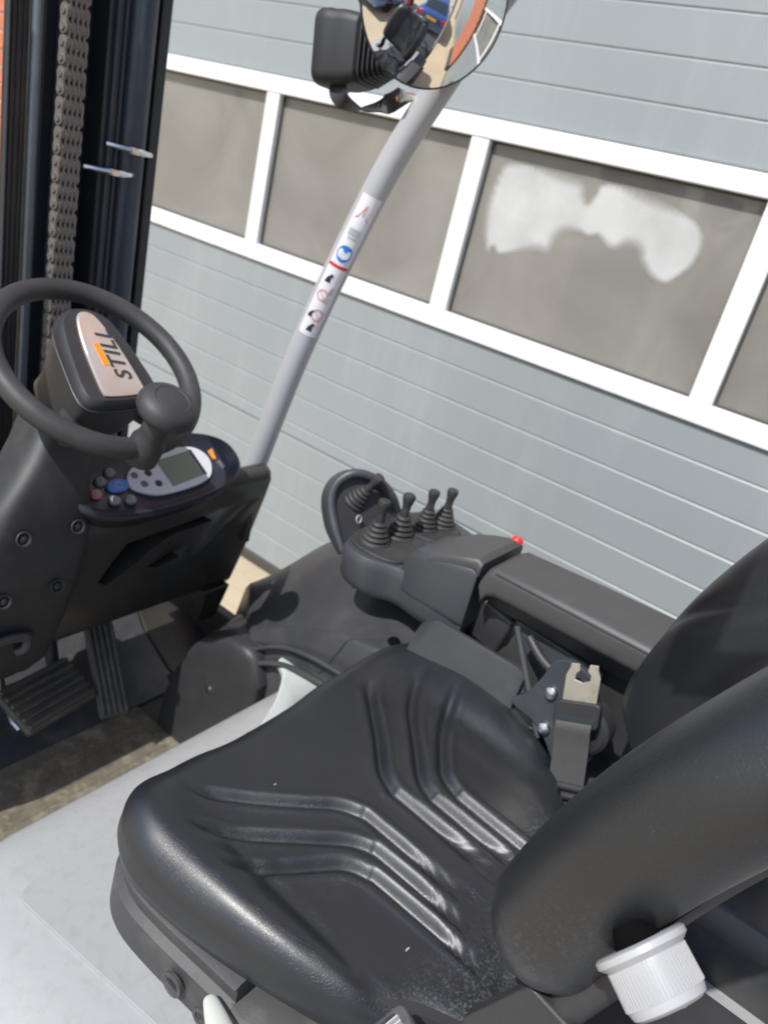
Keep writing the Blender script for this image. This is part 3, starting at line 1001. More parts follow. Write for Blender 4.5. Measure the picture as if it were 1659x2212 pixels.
for i in range(nx):
    for j in range(nw):
        fs.append((i * (nw + 1) + j, (i + 1) * (nw + 1) + j, (i + 1) * (nw + 1) + j + 1, i * (nw + 1) + j + 1))
# skirts: inner wall, front wall, outer wall
def skirt(idx, zlow, shift):
    base = len(vs)
    rows = []
    for k, ii in enumerate(idx):
        x, y, z = vs[ii]
        vs.append((x + shift[0], y + shift[1], zlow))
        rows.append(base + k)
    for k in range(len(idx) - 1):
        fs.append((idx[k], idx[k + 1], rows[k + 1], rows[k]))
skirt([i * (nw + 1) for i in range(nx + 1)], .70, (.0, .012))
skirt([nx * (nw + 1) + j for j in range(nw + 1)], .45, (.02, .0))
skirt([i * (nw + 1) + nw for i in range(nx + 1)], .25, (0, 0))
fender = obj('fender_cover', G().add(vs, fs), 'cover_grey', truck, sharp=40, subsurf=1, label='dark grey moulded side cover right of the seat')
# glossy black end cap facing the foot well: profile in (x, z), run across
capp = [(.735, .44), (1.012, .44), (1.010, .52), (1.0, .60), (.982, .665), (.952, .735), (.915, .787), (.87, .820), (.81, .832), (.735, .835)]
capp = [tuple(p) for p in spline(capp[1:-1], 4)]
capp = [(.735, .44)] + capp + [(.735, .835)]
rings = []
for y, sc, sh_ in ((-.926, .90, 0), (-.930, .955, 0), (-.938, .985, 0), (-.955, 1.0, 0), (-1.05, 1.0, .035), (-1.15, 1.0, .085), (-1.225, 1.0, .118)):
    cx, cz_ = .86, .62
    rings.append([(cx + (x - cx) * sc + sh_ * (x - .70) / .3, y, cz_ + (z - cz_) * sc - .35 * sh_ * (1 if z > .6 else 0)) for x, z in capp])
endcap = obj('fender_end_cap', G().loft(rings), 'plastic', fender, sharp=60, subsurf=1)
obj('screw', G().lathe([(.008, 0), (.007, .003), (.002, .004)], (.868, -.927, .69), (.05, 1, .1), n=18), 'steel', endcap)
# ledges along the inner wall and the seam over the fender
for k, (zz, yy, rr) in enumerate(((.885, -.950, .0045), (.850, -.944, .0055))):
    obj('ledge', G().tube(spline([(.80, yy, zz - .065), (.74, yy, zz - .022), (.68, yy, zz), (.60, yy, zz + .010), (.50, yy, zz + .012)], 6), rr, 10), 'cover_grey', fender)
sp_ = spline([(.545, -1.02, 0), (.575, -.995, 0), (.605, -.972, 0), (.635, -.962, 0), (.68, -.962, 0), (.74, -.962, 0), (.80, -.962, 0)], 8)
from mathutils.bvhtree import BVHTree
def drop_on(o, pts, h):
    """points set down on an object from above"""
    dg = bpy.context.evaluated_depsgraph_get()
    t = BVHTree.FromObject(o, dg)
    out = []
    for p in pts:
        hit = t.ray_cast(Vector((p[0], p[1], 3)), Vector((0, 0, -1)))
        if hit[0] is not None:
            out.append(hit[0] + hit[1] * h)
    return out
path = []
for p in []:
    w = (-.955 - p[1]) / .28
    path.append((p[0], p[1], float(fender_top(p[0], max(0, w) ** 1.2)) + .012 * math.sin(math.pi * max(0, w)) + .001))
obj('cover_seam', G().tube(drop_on(fender, sp_, .0004), .0018, 8), 'ink', fender)
hole = [(.538 + .0120 * math.cos(R(t)), -1.008 + .0110 * math.sin(R(t))) for t in range(0, 360, 15)]
hv = drop_on(fender, hole, .0008)
obj('painted_plug_hole', G().add(hv + drop_on(fender, [(.538, -1.008)], .0008), [(k, (k + 1) % 24, 24) for k in range(24)]), 'shade_black', fender, smooth=False)  # flat disc on the cover, the shade inside the hole painted as black

# ---- armrest with lever console
con = [(.692, -1.03), (.672, -.985), (.62, -.975), (.565, -1.0), (.50, -.995), (.43, -.998), (.425, -1.02), (.425, -1.12), (.45, -1.16), (.53, -1.235), (.60, -1.27), (.665, -1.265), (.70, -1.21), (.708, -1.10)]
cs = [tuple(p) for p in spline(con, 4, True)]
rings = []
for z, s in ((1.035, .86), (1.042, .93), (1.055, .975), (1.09, 1.0), (1.102, .995), (1.108, .965)):
    rings.append([(.575 + (x - .575) * s, -1.11 + (y + 1.11) * s, z) for x, y in cs])
console = obj('lever_console', G().loft(rings), 'console', truck, sharp=40, label='armrest console with five small rubber booted levers')
lb = [tuple(p) for p in spline([(.688, -1.05), (.668, -1.0), (.62, -.992), (.575, -1.01), (.572, -1.06), (.60, -1.125), (.68, -1.125)], 4, True)]
obj('lever_base', G().prism(lb, lambda a, b, t: (a, b, t), 1.105, 1.114), 'rubber', console, bevel=.003)
lb2 = [tuple(p) for p in spline([(.685, -1.145), (.60, -1.14), (.572, -1.18), (.585, -1.235), (.63, -1.255), (.675, -1.24)], 4, True)]
obj('lever_base', G().prism(lb2, lambda a, b, t: (a, b, t), 1.105, 1.112), 'rubber', console, bevel=.003)
pl = G().prism([(.57, -1.135), (.545, -1.16), (.52, -1.20), (.55, -1.235), (.575, -1.20)], lambda a, b, t: (a, b, t), 1.106, 1.110)
obj('symbol_plate', pl, 'key_ring', console)
def lever(base, axis, s=1.0, wide=1.0, knob='rubber', tip=.0):
    prof = []
    for k in range(5):
        r0 = .027 - k * .0036
        h0 = k * .0085
        prof += [(r0 * wide, h0), (r0 * wide + .0014, h0 + .003), (r0 * wide - .001, h0 + .006), (r0 * wide - .0045, h0 + .0072)]
    prof += [(.0085, .044), (.0075, .052), (.0078, .060), (.0105, .070), (.0115, .076), (.0105, .081), (.006, .0835), (.0005, .084)]
    return obj('lever', G().lathe([(r * s, h * s) for r, h in prof], base, axis, n=28), knob, console, sharp=25)
lever((.645, -1.035, 1.112), (-.02, .02, 1), 1.0)
lever((.638, -1.098, 1.112), (-.02, .0, 1), 1.02)
lever((.635, -1.178, 1.111), (-.02, .0, 1), .95, .95)
lever((.622, -1.222, 1.111), (-.03, .0, 1), .95, .95)
# upright fin carrying the fifth lever
fin = spline([(.69, -1.005, 1.065), (.735, -1.012, 1.105), (.765, -1.022, 1.15), (.768, -1.04, 1.185), (.748, -1.068, 1.206), (.715, -1.105, 1.195), (.69, -1.135, 1.16), (.672, -1.16, 1.115)], 6)
fin = [np.array((.700, -1.065, 1.125)) + (np.array(p) - np.array((.700, -1.065, 1.125))) * .88 for p in fin]
rings = []
for i, p in enumerate(fin):
    p = Vector(p)
    t = (Vector(fin[min(i + 1, len(fin) - 1)]) - Vector(fin[max(i - 1, 0)])).normalized()
    dpt = Vector((-.62, .30, .35))
    dpt = (dpt - t * dpt.dot(t)).normalized()
    b = t.cross(dpt)
    e = min(1, .55 + i / 12, .5 + (len(fin) - 1 - i) / 14)
    rings.append([p + dpt * u * e + b * v * e for u, v in rrect(.038, .016, .007, 3)])
obj('fin', G().loft(rings), 'console', console, sharp=50, label='upright curved fin in front of the levers')
fr = [Vector(p) for p in fin[2:-2]]
cen = sum(fr, Vector()) / len(fr)
g = G()
off = Vector((-.4, .2, .2)).normalized() * .004
g.add([p + off for p in fr] + [p - off for p in fr], [tuple(range(len(fr))), tuple(range(2 * len(fr) - 1, len(fr) - 1, -1))] + [(i, i + 1, len(fr) + i + 1, len(fr) + i) for i in range(len(fr) - 1)])
obj('fin_plate', g, 'plastic', console, sharp=30)
lever((.728, -1.066, 1.146), (-.48, -.12, .82), .92, .95)
obj('lever_mark', G().torus((.698, -1.050, 1.128), (0, 1, 0), (.3, 0, 1), .007, .0012, 18, 6), 'key_ring', console)
# palm block and red switch
rings = []
for x, (z1, w) in ((.565, (1.125, .10)), (.55, (1.15, .125)), (.52, (1.163, .135)), (.47, (1.178, .14)), (.435, (1.186, .14)), (.424, (1.180, .132))):
    rings.append([(x, -1.062 + a * (w / .14), (z1 + 1.07) / 2 + b * ((z1 - 1.07) / .11)) for a, b in rrect(.14, .11, .016, 4)])
obj('palm_block', G().loft(rings), 'console', console, sharp=40)
rings = []
for x, z1 in ((.515, 1.166), (.505, 1.172), (.47, 1.186), (.43, 1.198), (.421, 1.192)):
    rings.append([(x, -1.065 + a, z1 - .012 + b) for a, b in rrect(.142, .026, .010, 4)])
obj('palm_cap', G().loft(rings), 'pad', console, sharp=40)
obj('red_switch', G().lathe([(.010, -.01), (.010, .006), (.007, .010), (.0005, .011)], (.432, -1.128, 1.192), (-.1, -.4, 1), n=20), 'red', console, label='red emergency switch beside the palm rest')
# pad
rings = []
for x, z1, w in ((.410, 1.172, .098), (.404, 1.188, .114), (.392, 1.195, .122), (.25, 1.198, .134), (.10, 1.200, .142), (-.06, 1.200, .142), (-.10, 1.188, .12)):
    rings.append([(x + (.008 if b > 0 else 0), -1.0 - w / 2 + a * w / .15, z1 - .026 + b + (.004 * math.cos(a / .15 * math.pi) if b > 0 else 0)) for a, b in rrect(.15, .048, .015, 6)])
pad = obj('armrest_pad', G().loft(rings), 'pad', truck, sharp=40, label='long padded armrest behind the lever console')
obj('pad_seam', G().tube([(.398, -1.0005, 1.1885), (.25, -1.0005, 1.1895), (.10, -1.0005, 1.1915), (-.06, -1.0005, 1.1915)], .0016, 8), 'console', pad)
# carrier under the pad
obj('carrier_rail', G().box((.18, -1.075, 1.125), (.50, .05, .045)), 'plastic', pad, bevel=.006)
obj('carrier_post', G().box((.50, -1.075, 1.045), (.05, .06, .075), Matrix.Rotation(R(15), 3, 'Y')), 'console', console, bevel=.008)
obj('carrier_block', G().box((.415, -1.07, 1.075), (.10, .05, .075), Matrix.Rotation(R(-12), 3, 'Y')), 'plastic', pad, bevel=.008)
obj('carrier_web', G().prism([(.36, 1.11), (.30, 1.03), (.265, 1.03), (.20, 1.10)], lambda a, b, t: (a, t, b), -1.06, -1.045), 'console', pad, bevel=.003)
obj('brace', G().tube([(.345, -1.02, 1.115), (.275, -1.0, 1.02), (.245, -.99, .98)], .0055, 10), 'console', pad)
obj('brace', G().tube([(.235, -1.03, 1.10), (.255, -1.01, 1.02)], .004, 8), 'console', pad)
cv = spline([(.32, -1.015, 1.112), (.28, -1.005, 1.092), (.235, -1.0, 1.088), (.20, -1.01, 1.098)], 14)
g = G()
g.tube(cv, [.0085 if i % 2 else .0068 for i in range(len(cv))], 10)
obj('corrugated_conduit', g, 'plastic', pad, sharp=0)

# storage tray between seat and armrest: a sloping flank with a lip, dark inside
rings = []
for x, zt_, zb_, y0_ in ((.498, 1.035, .97, -1.004), (.485, 1.055, .955, -.998), (.465, 1.064, .945, -.994), (.40, 1.066, .93, -.992), (.345, 1.066, .93, -.992), (.315, 1.064, .94, -.995), (.30, 1.055, .95, -1.0)):
    rings.append([(x, y0_ + .030, zb_), (x, y0_ + .012, zb_ + .05), (x, y0_, zt_ - .006), (x, y0_ - .003, zt_), (x, y0_ - .009, zt_), (x, y0_ - .011, zt_ - .006), (x, y0_ - .010, zb_)])
obj('tray_flank', G().loft(rings), 'cover_grey', fender, sharp=40, label='sloping flank of the storage tray beside the seat')
obj('tray_floor', G().box((.37, -1.10, .972), (.30, .19, .012)), 'plastic', fender, bevel=.003)

obj('carrier_box', G().box((.06, -1.115, 1.05), (.36, .11, .15)), 'plastic', pad, bevel=.01)

# ---- driver seat
HALF_SHELL = [(.03, .15), (.06, .172), (.10, .188), (.135, .205), (.165, .235), (.20, .258), (.26, .264), (.34, .268), (.42, .272), (.475, .270), (.515, .255), (.543, .225), (.557, .18), (.560, .12), (.553, .05)]
HALF_CUSH = [(.03, .14), (.06, .158), (.10, .172), (.135, .184), (.165, .200), (.20, .217), (.26, .238), (.34, .258), (.42, .270), (.475, .271), (.515, .256), (.543, .225), (.557, .18), (.560, .12), (.553, .05)]
def outline_pts(half):
    full = half + [(x, -v) for x, v in half[::-1]]
    return np.array(spline(full, 12, True))
OUT = outline_pts(HALF_CUSH)
ROLL = .032
def widen(v):
    """the far side of the cushion spreads a little more"""
    return v if v > 0 else v * 1.08 - .050 * float(smooth01(.15, .25, -v))
def sdf(P):
    """distance inwards from the outline (positive inside)"""
    A = OUT
    B = np.roll(OUT, -1, 0)
    d = np.full(len(P), 9.)
    for i in range(0, len(A), 1):
        ab = B[i] - A[i]
        t = np.clip(((P - A[i]) @ ab) / (ab @ ab + 1e-12), 0, 1)
        q = A[i] + t[:, None] * ab
        d = np.minimum(d, np.hypot(P[:, 0] - q[:, 0], P[:, 1] - q[:, 1]))
    return d
GRV = [[(.505, .178), (.475, .150), (.40, .080), (.365, .046), (.335, .031), (.30, .028), (.02, .026)],
       [(.460, .215), (.43, .185), (.35, .104), (.32, .075), (.295, .062), (.26, .058), (.02, .054)],
       [(.395, .222), (.37, .190), (.32, .124), (.30, .102), (.275, .091), (.24, .087), (.02, .082)]]
GR = []
for q in GRV:
    for sg in (1, -1):
        GR.append(np.array(spline([(x, v * sg) for x, v in q], 10)))
def seat_top(P):
    x, v = P[:, 0], P[:, 1]
    av = np.abs(v)
    z = .952 + .045 * (x - .3)
    z = z + .008 * smooth01(.42, .54, x) * smooth01(.05, .2, v)          # thigh roll at both front corners
    rear = smooth01(.12, .22, x)
    z = z + .027 * smooth01(.15, .245, av) * (.30 + .70 * rear)
    z = z - .006 * np.exp(-((av - .185) / .012) ** 2) * smooth01(.15, .25, x) * smooth01(.44, .36, x)
    for k, gr in enumerate(GR):
        d = np.full(len(P), 9.)
        arc = np.zeros(len(P))
        L = np.r_[0, np.cumsum(np.hypot(*np.diff(gr, axis=0).T))]
        for i in range(len(gr) - 1):
            ab = gr[i + 1] - gr[i]
            t = np.clip(((P - gr[i]) @ ab) / (ab @ ab + 1e-12), 0, 1)
            q = gr[i] + t[:, None] * ab
            dd = np.hypot(P[:, 0] - q[:, 0], P[:, 1] - q[:, 1])
            m_ = dd < d
            d = np.where(m_, dd, d)
            arc = np.where(m_, L[i] + t * np.hypot(*ab), arc)
        z = z - .0090 * np.exp(-(d / .0068) ** 2) * smooth01(0, .05, arc)
        z = z + .0020 * np.exp(-((d - .013) / .006) ** 2) * smooth01(0, .05, arc)
    return z
ctr = np.array([.30, 0.])
rings = []
RF = .046
NT = 130
for i in range(NT):
    s = i / (NT - 1)
    s = 1 - (1 - s) ** 1.35
    s = max(s, .004)
    P = ctr + (OUT - ctr) * s
    d = sdf(P)
    z = seat_top(P)
    dd = np.clip(RF - d, 0, RF)
    z = z - (RF - np.sqrt(np.maximum(RF ** 2 - dd ** 2, 0)))
    rings.append([(p[0], YC + widen(p[1]), zz + (.020 + .046 * float(smooth01(.52, .36, p[0]))) * (.22 - p[1])) for p, zz in zip(P, z)])
zl = np.array([p[2] for p in rings[-1]])
for off, dz in ((.0025, -.012), (.0, -.026), (-.010, -.036), (-.03, -.040)):
    nrm = OUT - ctr
    nrm = nrm / np.linalg.norm(nrm, axis=1)[:, None]
    P = OUT + nrm * off
    rings.append([(p[0], YC + widen(p[1]), zz + dz) for p, zz in zip(P, zl)])
g = G().loft(rings)
seat = obj('driver_seat', g, leath_seat, truck, sharp=0, label='black vinyl driver seat cushion with embossed V grooves')

# shell under the cushion: grey flange, then a black bellows box
sh = outline_pts(HALF_SHELL)
sh = ctr + (sh - ctr) * np.array([.985, .99])
rings = []
for (z, off) in ((HZ + .0, .004), (HZ + .004, .006), (HZ + .05, .004), (HZ + .056, -.006), (HZ + .078, -.004), (HZ + .081, .000), (HZ + .084, -.008)):
    nrm = sh - ctr
    nrm = nrm / np.linalg.norm(nrm, axis=1)[:, None]
    P = sh + nrm * off
    # squarer in plan than the cushion at the rear
    rings.append([(p[0], YC + p[1], z) for p in P])
shell = obj('seat_shell', G().loft(rings), 'pan', seat, sharp=35)
cut(shell, G().box((.10, YC + .27, HZ + .086), (.40, .16, .064)))
rings = []
for (z, sc) in ((HZ + .08, .93), (HZ + .105, .955), (HZ + .125, .93)):
    rings.append([(ctr[0] + (p[0] - ctr[0]) * sc, YC + widen(p[1]) * sc, z) for p in OUT])
obj('cushion_tray', G().loft(rings), 'plastic', seat, sharp=35)
obj('suspension_core', G().box((.27, YC, HZ + .06), (.40, .38, .10)), 'plastic', seat)
# round maker's mark and raised letters on the shell side
mk = Vector((.372, YC + .2805, HZ + .030))
md = G().lathe([(.0145, -.003), (.0145, .001), (.0125, .0016), (.011, .0004), (.0005, .0004)], mk, (0, 1, .05), n=32)
mark = obj('round_mark', md, 'pan', shell)
for k in range(5):
    obj('mark_line', G().tube([mk + Vector((-.008 + .004 * k, .0008, -.001)), mk + Vector((-.004 + .003 * k, .0008, .007 - abs(k - 2) * .001))], .0009, 6), 'plastic', shell)
for k, ch in enumerate('GR'):
    text_mesh('raised_letter', ch, .034, 'pan', shell, (.325 - .028 * k, YC + .2798, HZ + .026), (-1, 0, 0), (0, 0, 1), depth=.0012, bold=.0006)

# weight adjuster lever (cream) at the left side of the seat
lv = spline([(.322, YC + .276, HZ + .062), (.304, YC + .284, HZ + .063), (.275, YC + .296, HZ + .063), (.245, YC + .305, HZ + .062), (.19, YC + .31, HZ + .062)], 6)
rs = [.005, .007] + [.008 + .010 * min(1, i / 12) for i in range(len(lv) - 2)]
obj('slide_lever', G().tube(lv, rs, 16, flat=.55), 'lever_white', seat, sharp=40, label='cream plastic slide lever under the cushion edge')
# grey ridged belt buckle at the lower frame edge
bk = Vector((.132, YC + .243, 1.002))
bu = Vector((-.80, .50, .25)).normalized()
bn = Vector((.15, .55, .82)).normalized()
bn = (bn - bu * bn.dot(bu)).normalized()
bv = bn.cross(bu)
rot = Matrix((bu, bv, bn)).transposed()
bkl = obj('belt_buckle', G().prism(rrect(.046, .042, .009, 4), lambda a, b, t: bk + bu * a + bv * b + bn * t, -.03, .004), 'kick', seat, bevel=.003, label='grey belt buckle with ridged face')
cut(bkl, G().prism(rrect(.036, .024, .006, 4), lambda a, b, t: bk + bu * a + bv * b + bn * t, -.004, .02))
for k in range(6):
    obj('buckle_rib', G().box(bk + bu * (-.0145 + .0058 * k) - bn * .001, (.0016, .025, .007), rot), 'key_ring', bkl)
obj('buckle_floor', G().box(bk - bn * .0055, (.034, .023, .003), rot), 'badge', bkl)
obj('buckle_stalk', G().tube([bk - bn * .03, bk - bn * .07 + Vector((0, -.02, -.02)), bk - bn * .10 + Vector((0, -.05, -.05))], [.012, .010, .010], 12), 'plastic', bkl)
# two crumbs on the cushion
def crumb(x, y, z, s, mtl, lab):
    g = G().loft([[(x + s * (a * .35), y + s * b, z + h) for a, b in ((-1, -.8), (.2, -1), (1, .2), (.4, 1), (-.8, .7))] for h in (0, s * .5)])
    obj('crumb', g, mtl, label=lab, cat='debris', bevel=.0003)
cz = [p.z for p in drop_on(seat, [(.187, -.573), (.44, -.62)], -.0004)]
crumb(.187, -.573, cz[0], .0035, 'badge', 'tiny pinkish chip lying on the seat cushion')
crumb(.44, -.62, cz[1], .0022, 'key_ring', 'tiny pale chip on the front of the seat cushion')

# ---- backrest: lofted shell, side bolsters standing forward of the centre
HALF = [(0, .0), (.10, .0), (.17, .002), (.205, .006)] + [(.211 + .052 * math.cos(R(t)), .054 + .052 * math.sin(R(t))) for t in (-65, -40, -15, 10, 35, 60, 85)] + [(.185, .102), (.15, .082), (.115, .056), (.07, .040), (0, .036)]
SEC = [tuple(p) for p in spline(HALF + [(-a, b) for a, b in HALF[-2:0:-1]], 9, True)]
def back_ring(z, width, depth, dish):
    """section of the backrest: a across, b forward from the rear face"""
    xr = -.014 - .355 * (z - 1.261) - .72 * (z - 1.30) ** 2
    pts = []
    for a, b in SEC:
        bb = b + (.100 - b) * (1 - dish) if (b > .03 and abs(a) < .19) else b
        e = depth / .106
        x = xr + .053 + (bb - .053) * e
        x += .036 * float(smooth01(.10, .20, -a)) * min(1, e * 1.2) * (1 if b > .03 else .3)
        if b > .03 and a < -.08:                            # two folds in the vinyl of the far side
            for (a0, z0_, sl, dp) in ((-.165, 1.33, .45, .007), (-.135, 1.36, .30, .006)):
                x -= dp * math.exp(-((a - a0 - sl * (z - z0_)) / .007) ** 2) * math.exp(-((z - z0_) / .07) ** 2)
        pts.append((x, YC + a * width / .263, z + .25 * (x - xr) + .010 * (a / .26) ** 2 - .03 * float(smooth01(.1, .22, -a)) * float(smooth01(1.3, 1.13, z))))
    return pts
rings = []
zb, zt = 1.125, 1.56
for i in range(91):
    s = i / 90
    z = zb + (zt - zb) * s
    lo_ = math.sqrt(max(0, 1 - (1 - min(1, s / .15)) ** 2))
    hi_ = math.sqrt(max(0, 1 - (1 - min(1, (1 - s) / .16)) ** 2))
    e = max(.02, min(lo_, hi_))
    w = .262 * (.86 + .14 * e) + .006 * math.sin(s * 3)
    w *= (1 - .10 * float(smooth01(.6, 1, s)))
    if s < .15:
        w *= .90 + .10 * e
    rings.append(back_ring(z, w, .100 * e, dish=.45 + .55 * float(smooth01(.04, .35, s)) * (1 - float(smooth01(.75, 1, s)))))
back = obj('backrest', G().loft(rings), leath_back, seat, sharp=0, label='black vinyl backrest with side bolsters')
# shell on the rear of the backrest
rings = []
for i in range(21):
    s = i / 20
    z = 1.15 + .37 * s
    xr = -.014 - .355 * (z - 1.261) - .72 * (z - 1.30) ** 2
    hw = .235 * (1 - .12 * s)
    rings.append([(xr - .012 + .020 * (q * q), YC + hw * q, z) for q in np.linspace(-1, 1, 25)] + [(xr - .035 + .035 * (q * q), YC + hw * .97 * q, z) for q in np.linspace(1, -1, 25)])
obj('backrest_shell', G().loft(rings), 'plastic', seat, sharp=45)
# frame tubes and levers below the backrest
obj('back_frame', G().tube(spline([(.055, YC + .215, .93), (.045, YC + .22, 1.03), (.03, YC + .22, 1.12), (.0, YC + .215, 1.22)], 5), .017, 14), 'plastic', seat)
obj('back_frame', G().tube(spline([(.055, YC - .215, .93), (.045, YC - .22, 1.03), (.03, YC - .22, 1.12), (.0, YC - .215, 1.22)], 5), .017, 14), 'plastic', seat)
obj('recliner_plate', G().prism([(.10, .93), (.085, 1.08), (.05, 1.16), (.005, 1.15), (-.01, .93)], lambda a, b, t: (a, t, b), YC + .222, YC + .238), 'plastic', seat, bevel=.004)

# white lumbar knob behind the left bolster
ka = Vector((-.85, .33, -.40)).normalized()
k0 = Vector((-.001, -.4405, 1.2845))
knob = obj('lumbar_knob', G().lathe([(.0300, .0), (.0320, .0016), (.0320, .0055), (.0292, .0077), (.0272, .0093), (.0267, .033), (.0253, .0380), (.0220, .0400), (.0005, .0405)], k0, ka, n=64), 'knob_white', seat, sharp=40, label='white ribbed lumbar adjuster knob')
qk = ka.to_track_quat('Z', 'Y').to_matrix()
src = None
for k in range(64):
    t = 2 * math.pi * k / 64
    if src is None:
        src = obj('knob_rib', G().box((0, 0, 0), (.0013, .0013, .023)), 'knob_white', knob, bevel=.0004, seg=1)
        o = src
    else:
        o = copy_mesh(src, knob, (0, 0, 0), name='knob_rib')
    o.location = k0 + qk @ Vector((.0271 * math.cos(t), .0271 * math.sin(t), .0212))
    o.rotation_euler = (qk @ Matrix.Rotation(t, 3, 'Z')).to_euler()
ks = k0 + ka * .0406
ex, ey = qk @ Vector((1, 0, 0)), qk @ Vector((0, 1, 0))
obj('knob_symbol', G().tube([ks + ex * .0 + ey * .008, ks + ex * .003 + ey * .002, ks - ex * .001 - ey * .004, ks + ex * .006 - ey * .006], .0008, 8), 'face', knob)
obj('knob_symbol', G().lathe([(.0022, 0), (.002, .0008), (.0003, .001)], ks + ey * .011, ka, n=14), 'face', knob)
obj('knob_hub', G().lathe([(.012, -.012), (.016, .0)], k0, ka, n=28), 'shade_black', seat)  # stub coloured near black to pass for the shaded gap behind the flange
# cables behind the seat
for k, dy in enumerate((0, .012, .03)):
    obj('cable', G().tube(spline([(-.06, -.46 + dy, 1.18 - .01 * k), (-.12, -.40 + dy, 1.10), (-.20, -.36 + dy, 1.02 - .02 * k), (-.30, -.36 + dy, .90)], 6), .006, 10), 'plastic', seat)
obj('seat_slide', G().box((.0, YC, HZ + .035), (.5, .34, .05)), 'plastic', seat, bevel=.005)

# belt bracket, bolts, tongue and webbing on the right of the seat
BY = -.985
bpts = [(.300, 1.022), (.284, 1.042), (.270, 1.082), (.262, 1.115), (.238, 1.128), (.205, 1.12), (.18, 1.09), (.165, 1.03), (.165, .985), (.20, .962), (.215, .965), (.232, .985), (.262, 1.005), (.30, 1.012)]
g = G().prism([tuple(p) for p in spline(bpts, 4, True)], lambda a, b, t: (a, t, b), BY - .012, BY)
brk = obj('belt_bracket', g, 'bracket', seat, bevel=.003, label='blue grey belt bracket plate with two bolts')
for x, z in ((.249, 1.066), (.240, 1.005)):
    obj('bolt', G().lathe([(.0105, -.001), (.0105, .003), (.009, .0065), (.005, .0085), (.0005, .009)], (x, BY, z), (0, 1, .15), n=24), 'steel', brk)
obj('reel_cap', G().lathe([(.042, -.02), (.042, .008), (.036, .014), (.0005, .016)], (.19, BY, 1.045), (0, 1, 0), n=36), 'plastic', brk)
tx, tz, ty = .203, 1.128, BY + .022
T = Vector((-.42, 0, 1)).normalized()
def bt(a, b, t=0):
    """a across the belt, b up the belt"""
    u = Vector((-.90, 0, .43)).normalized() * 1.2
    w = Vector((-.22, .05, -.97)).normalized()
    return Vector((.203, BY + .03, 1.105)) + u * a - w * b + Vector((0, 1, .1)) * t
tong = [(-.021, -.022), (.021, -.022), (.021, .018), (.017, .03), (.0165, .036), (.006, .036), (.0045, .026), (.009, .020), (.009, .012), (.0, .008), (-.009, .012), (-.009, .020), (-.0045, .026), (-.006, .036), (-.0165, .036), (-.017, .030), (-.021, .018)]
tg = obj('belt_tongue', G().prism(tong, lambda a, b, t: bt(a, b + .012, t), -.0015, .0015), 'zinc', seat, bevel=.0008, seg=1, label='metal belt tongue with notch, rust spotted')
obj('tongue_grip', G().prism(rrect(.056, .040, .007, 4), lambda a, b, t: bt(a, b - .028, t), -.007, .007), 'plastic', tg, bevel=.003)
obj('tongue_slot', G().prism(rrect(.046, .010, .003, 3), lambda a, b, t: bt(a, b - .034, t), .0068, .0078), 'ink', tg)
wp_ = [(-.038, .010), (-.048, .012), (-.075, .007), (-.11, .004), (-.150, .002), (-.172, .0)]
rings = []
for b, t in [tuple(p) for p in spline(wp_, 8)]:
    rings.append([bt(a, b, t + tt) for a, tt in ((-.022, -.001), (.022, -.001), (.022, .001), (-.022, .001))])
obj('webbing', G().loft(rings), 'webbing', tg, sharp=40)
for b in (-.142, -.157):
    obj('guide_bar', G().tube([bt(-.026, b, .003), bt(.026, b, .003)], .0065, 10), 'plastic', tg)

# ---- overhead guard: right front post with decals, roof frame
PR = .0245
def post(y, lab=None):
    pth = spline([(1.14, y, .75), (1.073, y, 1.079), (1.006, y, 1.362), (.909, y, 1.662), (.828, y, 1.835), (.73, y, 2.01), (.62, y, 2.09), (.45, y, 2.11), (.12, y, 2.10)], 8)
    return obj('guard_post', G().tube(pth, PR, 28), 'pillar', truck, sharp=50, label=lab), pth
gp, ppath = post(-1.172, 'silver grey guard post with a strip of warning stickers')
for x in (.12, .0, -.12, -.24, -.36, -.48):
    obj('roof_bar', G().tube([(x, -1.172, 2.10), (x, -.225, 2.10)], .016 if x not in (.12, -.48) else .024, 12), 'pillar', truck)
for y in (-1.172, -.225):
    obj('roof_rail', G().tube([(.12, y, 2.10), (-.48, y, 2.10), (-.60, y, 2.04), (-.66, y, 1.95), (-.70, y, .9)], .024, 14), 'pillar', truck)
# sticker strip wrapped round the post: s along the post, a = angle; built as thin curved patches
P0, P1 = Vector((.989, -1.172, 1.372)), Vector((.904, -1.172, 1.658))
pdir = (P1 - P0).normalized()
side = Vector((0, 1, 0))
sdir = side.cross(pdir).normalized()                       # across, to the left when seen from the camera side
vdir = (Vector((0, 0, 1.7)) - (P0 + P1) / 2)
vdir = (vdir - pdir * vdir.dot(pdir)).normalized()
hdir = pdir.cross(vdir).normalized()                       # horizontal across the sticker
def on_post(w, s, h):
    """w metres round the post from the side facing the cab, s up the post, h above the paint"""
    i = 0
    z = 1.372 + s * pdir.z * 1.115
    for i in range(len(ppath) - 1):
        if ppath[i][2] <= z <= ppath[i + 1][2]:
            break
    t = (z - ppath[i][2]) / (ppath[i + 1][2] - ppath[i][2])
    c = Vector(ppath[i] + (ppath[i + 1] - ppath[i]) * t)
    a = w / PR
    return c + (vdir * math.cos(a) + hdir * math.sin(a)) * (PR + h)
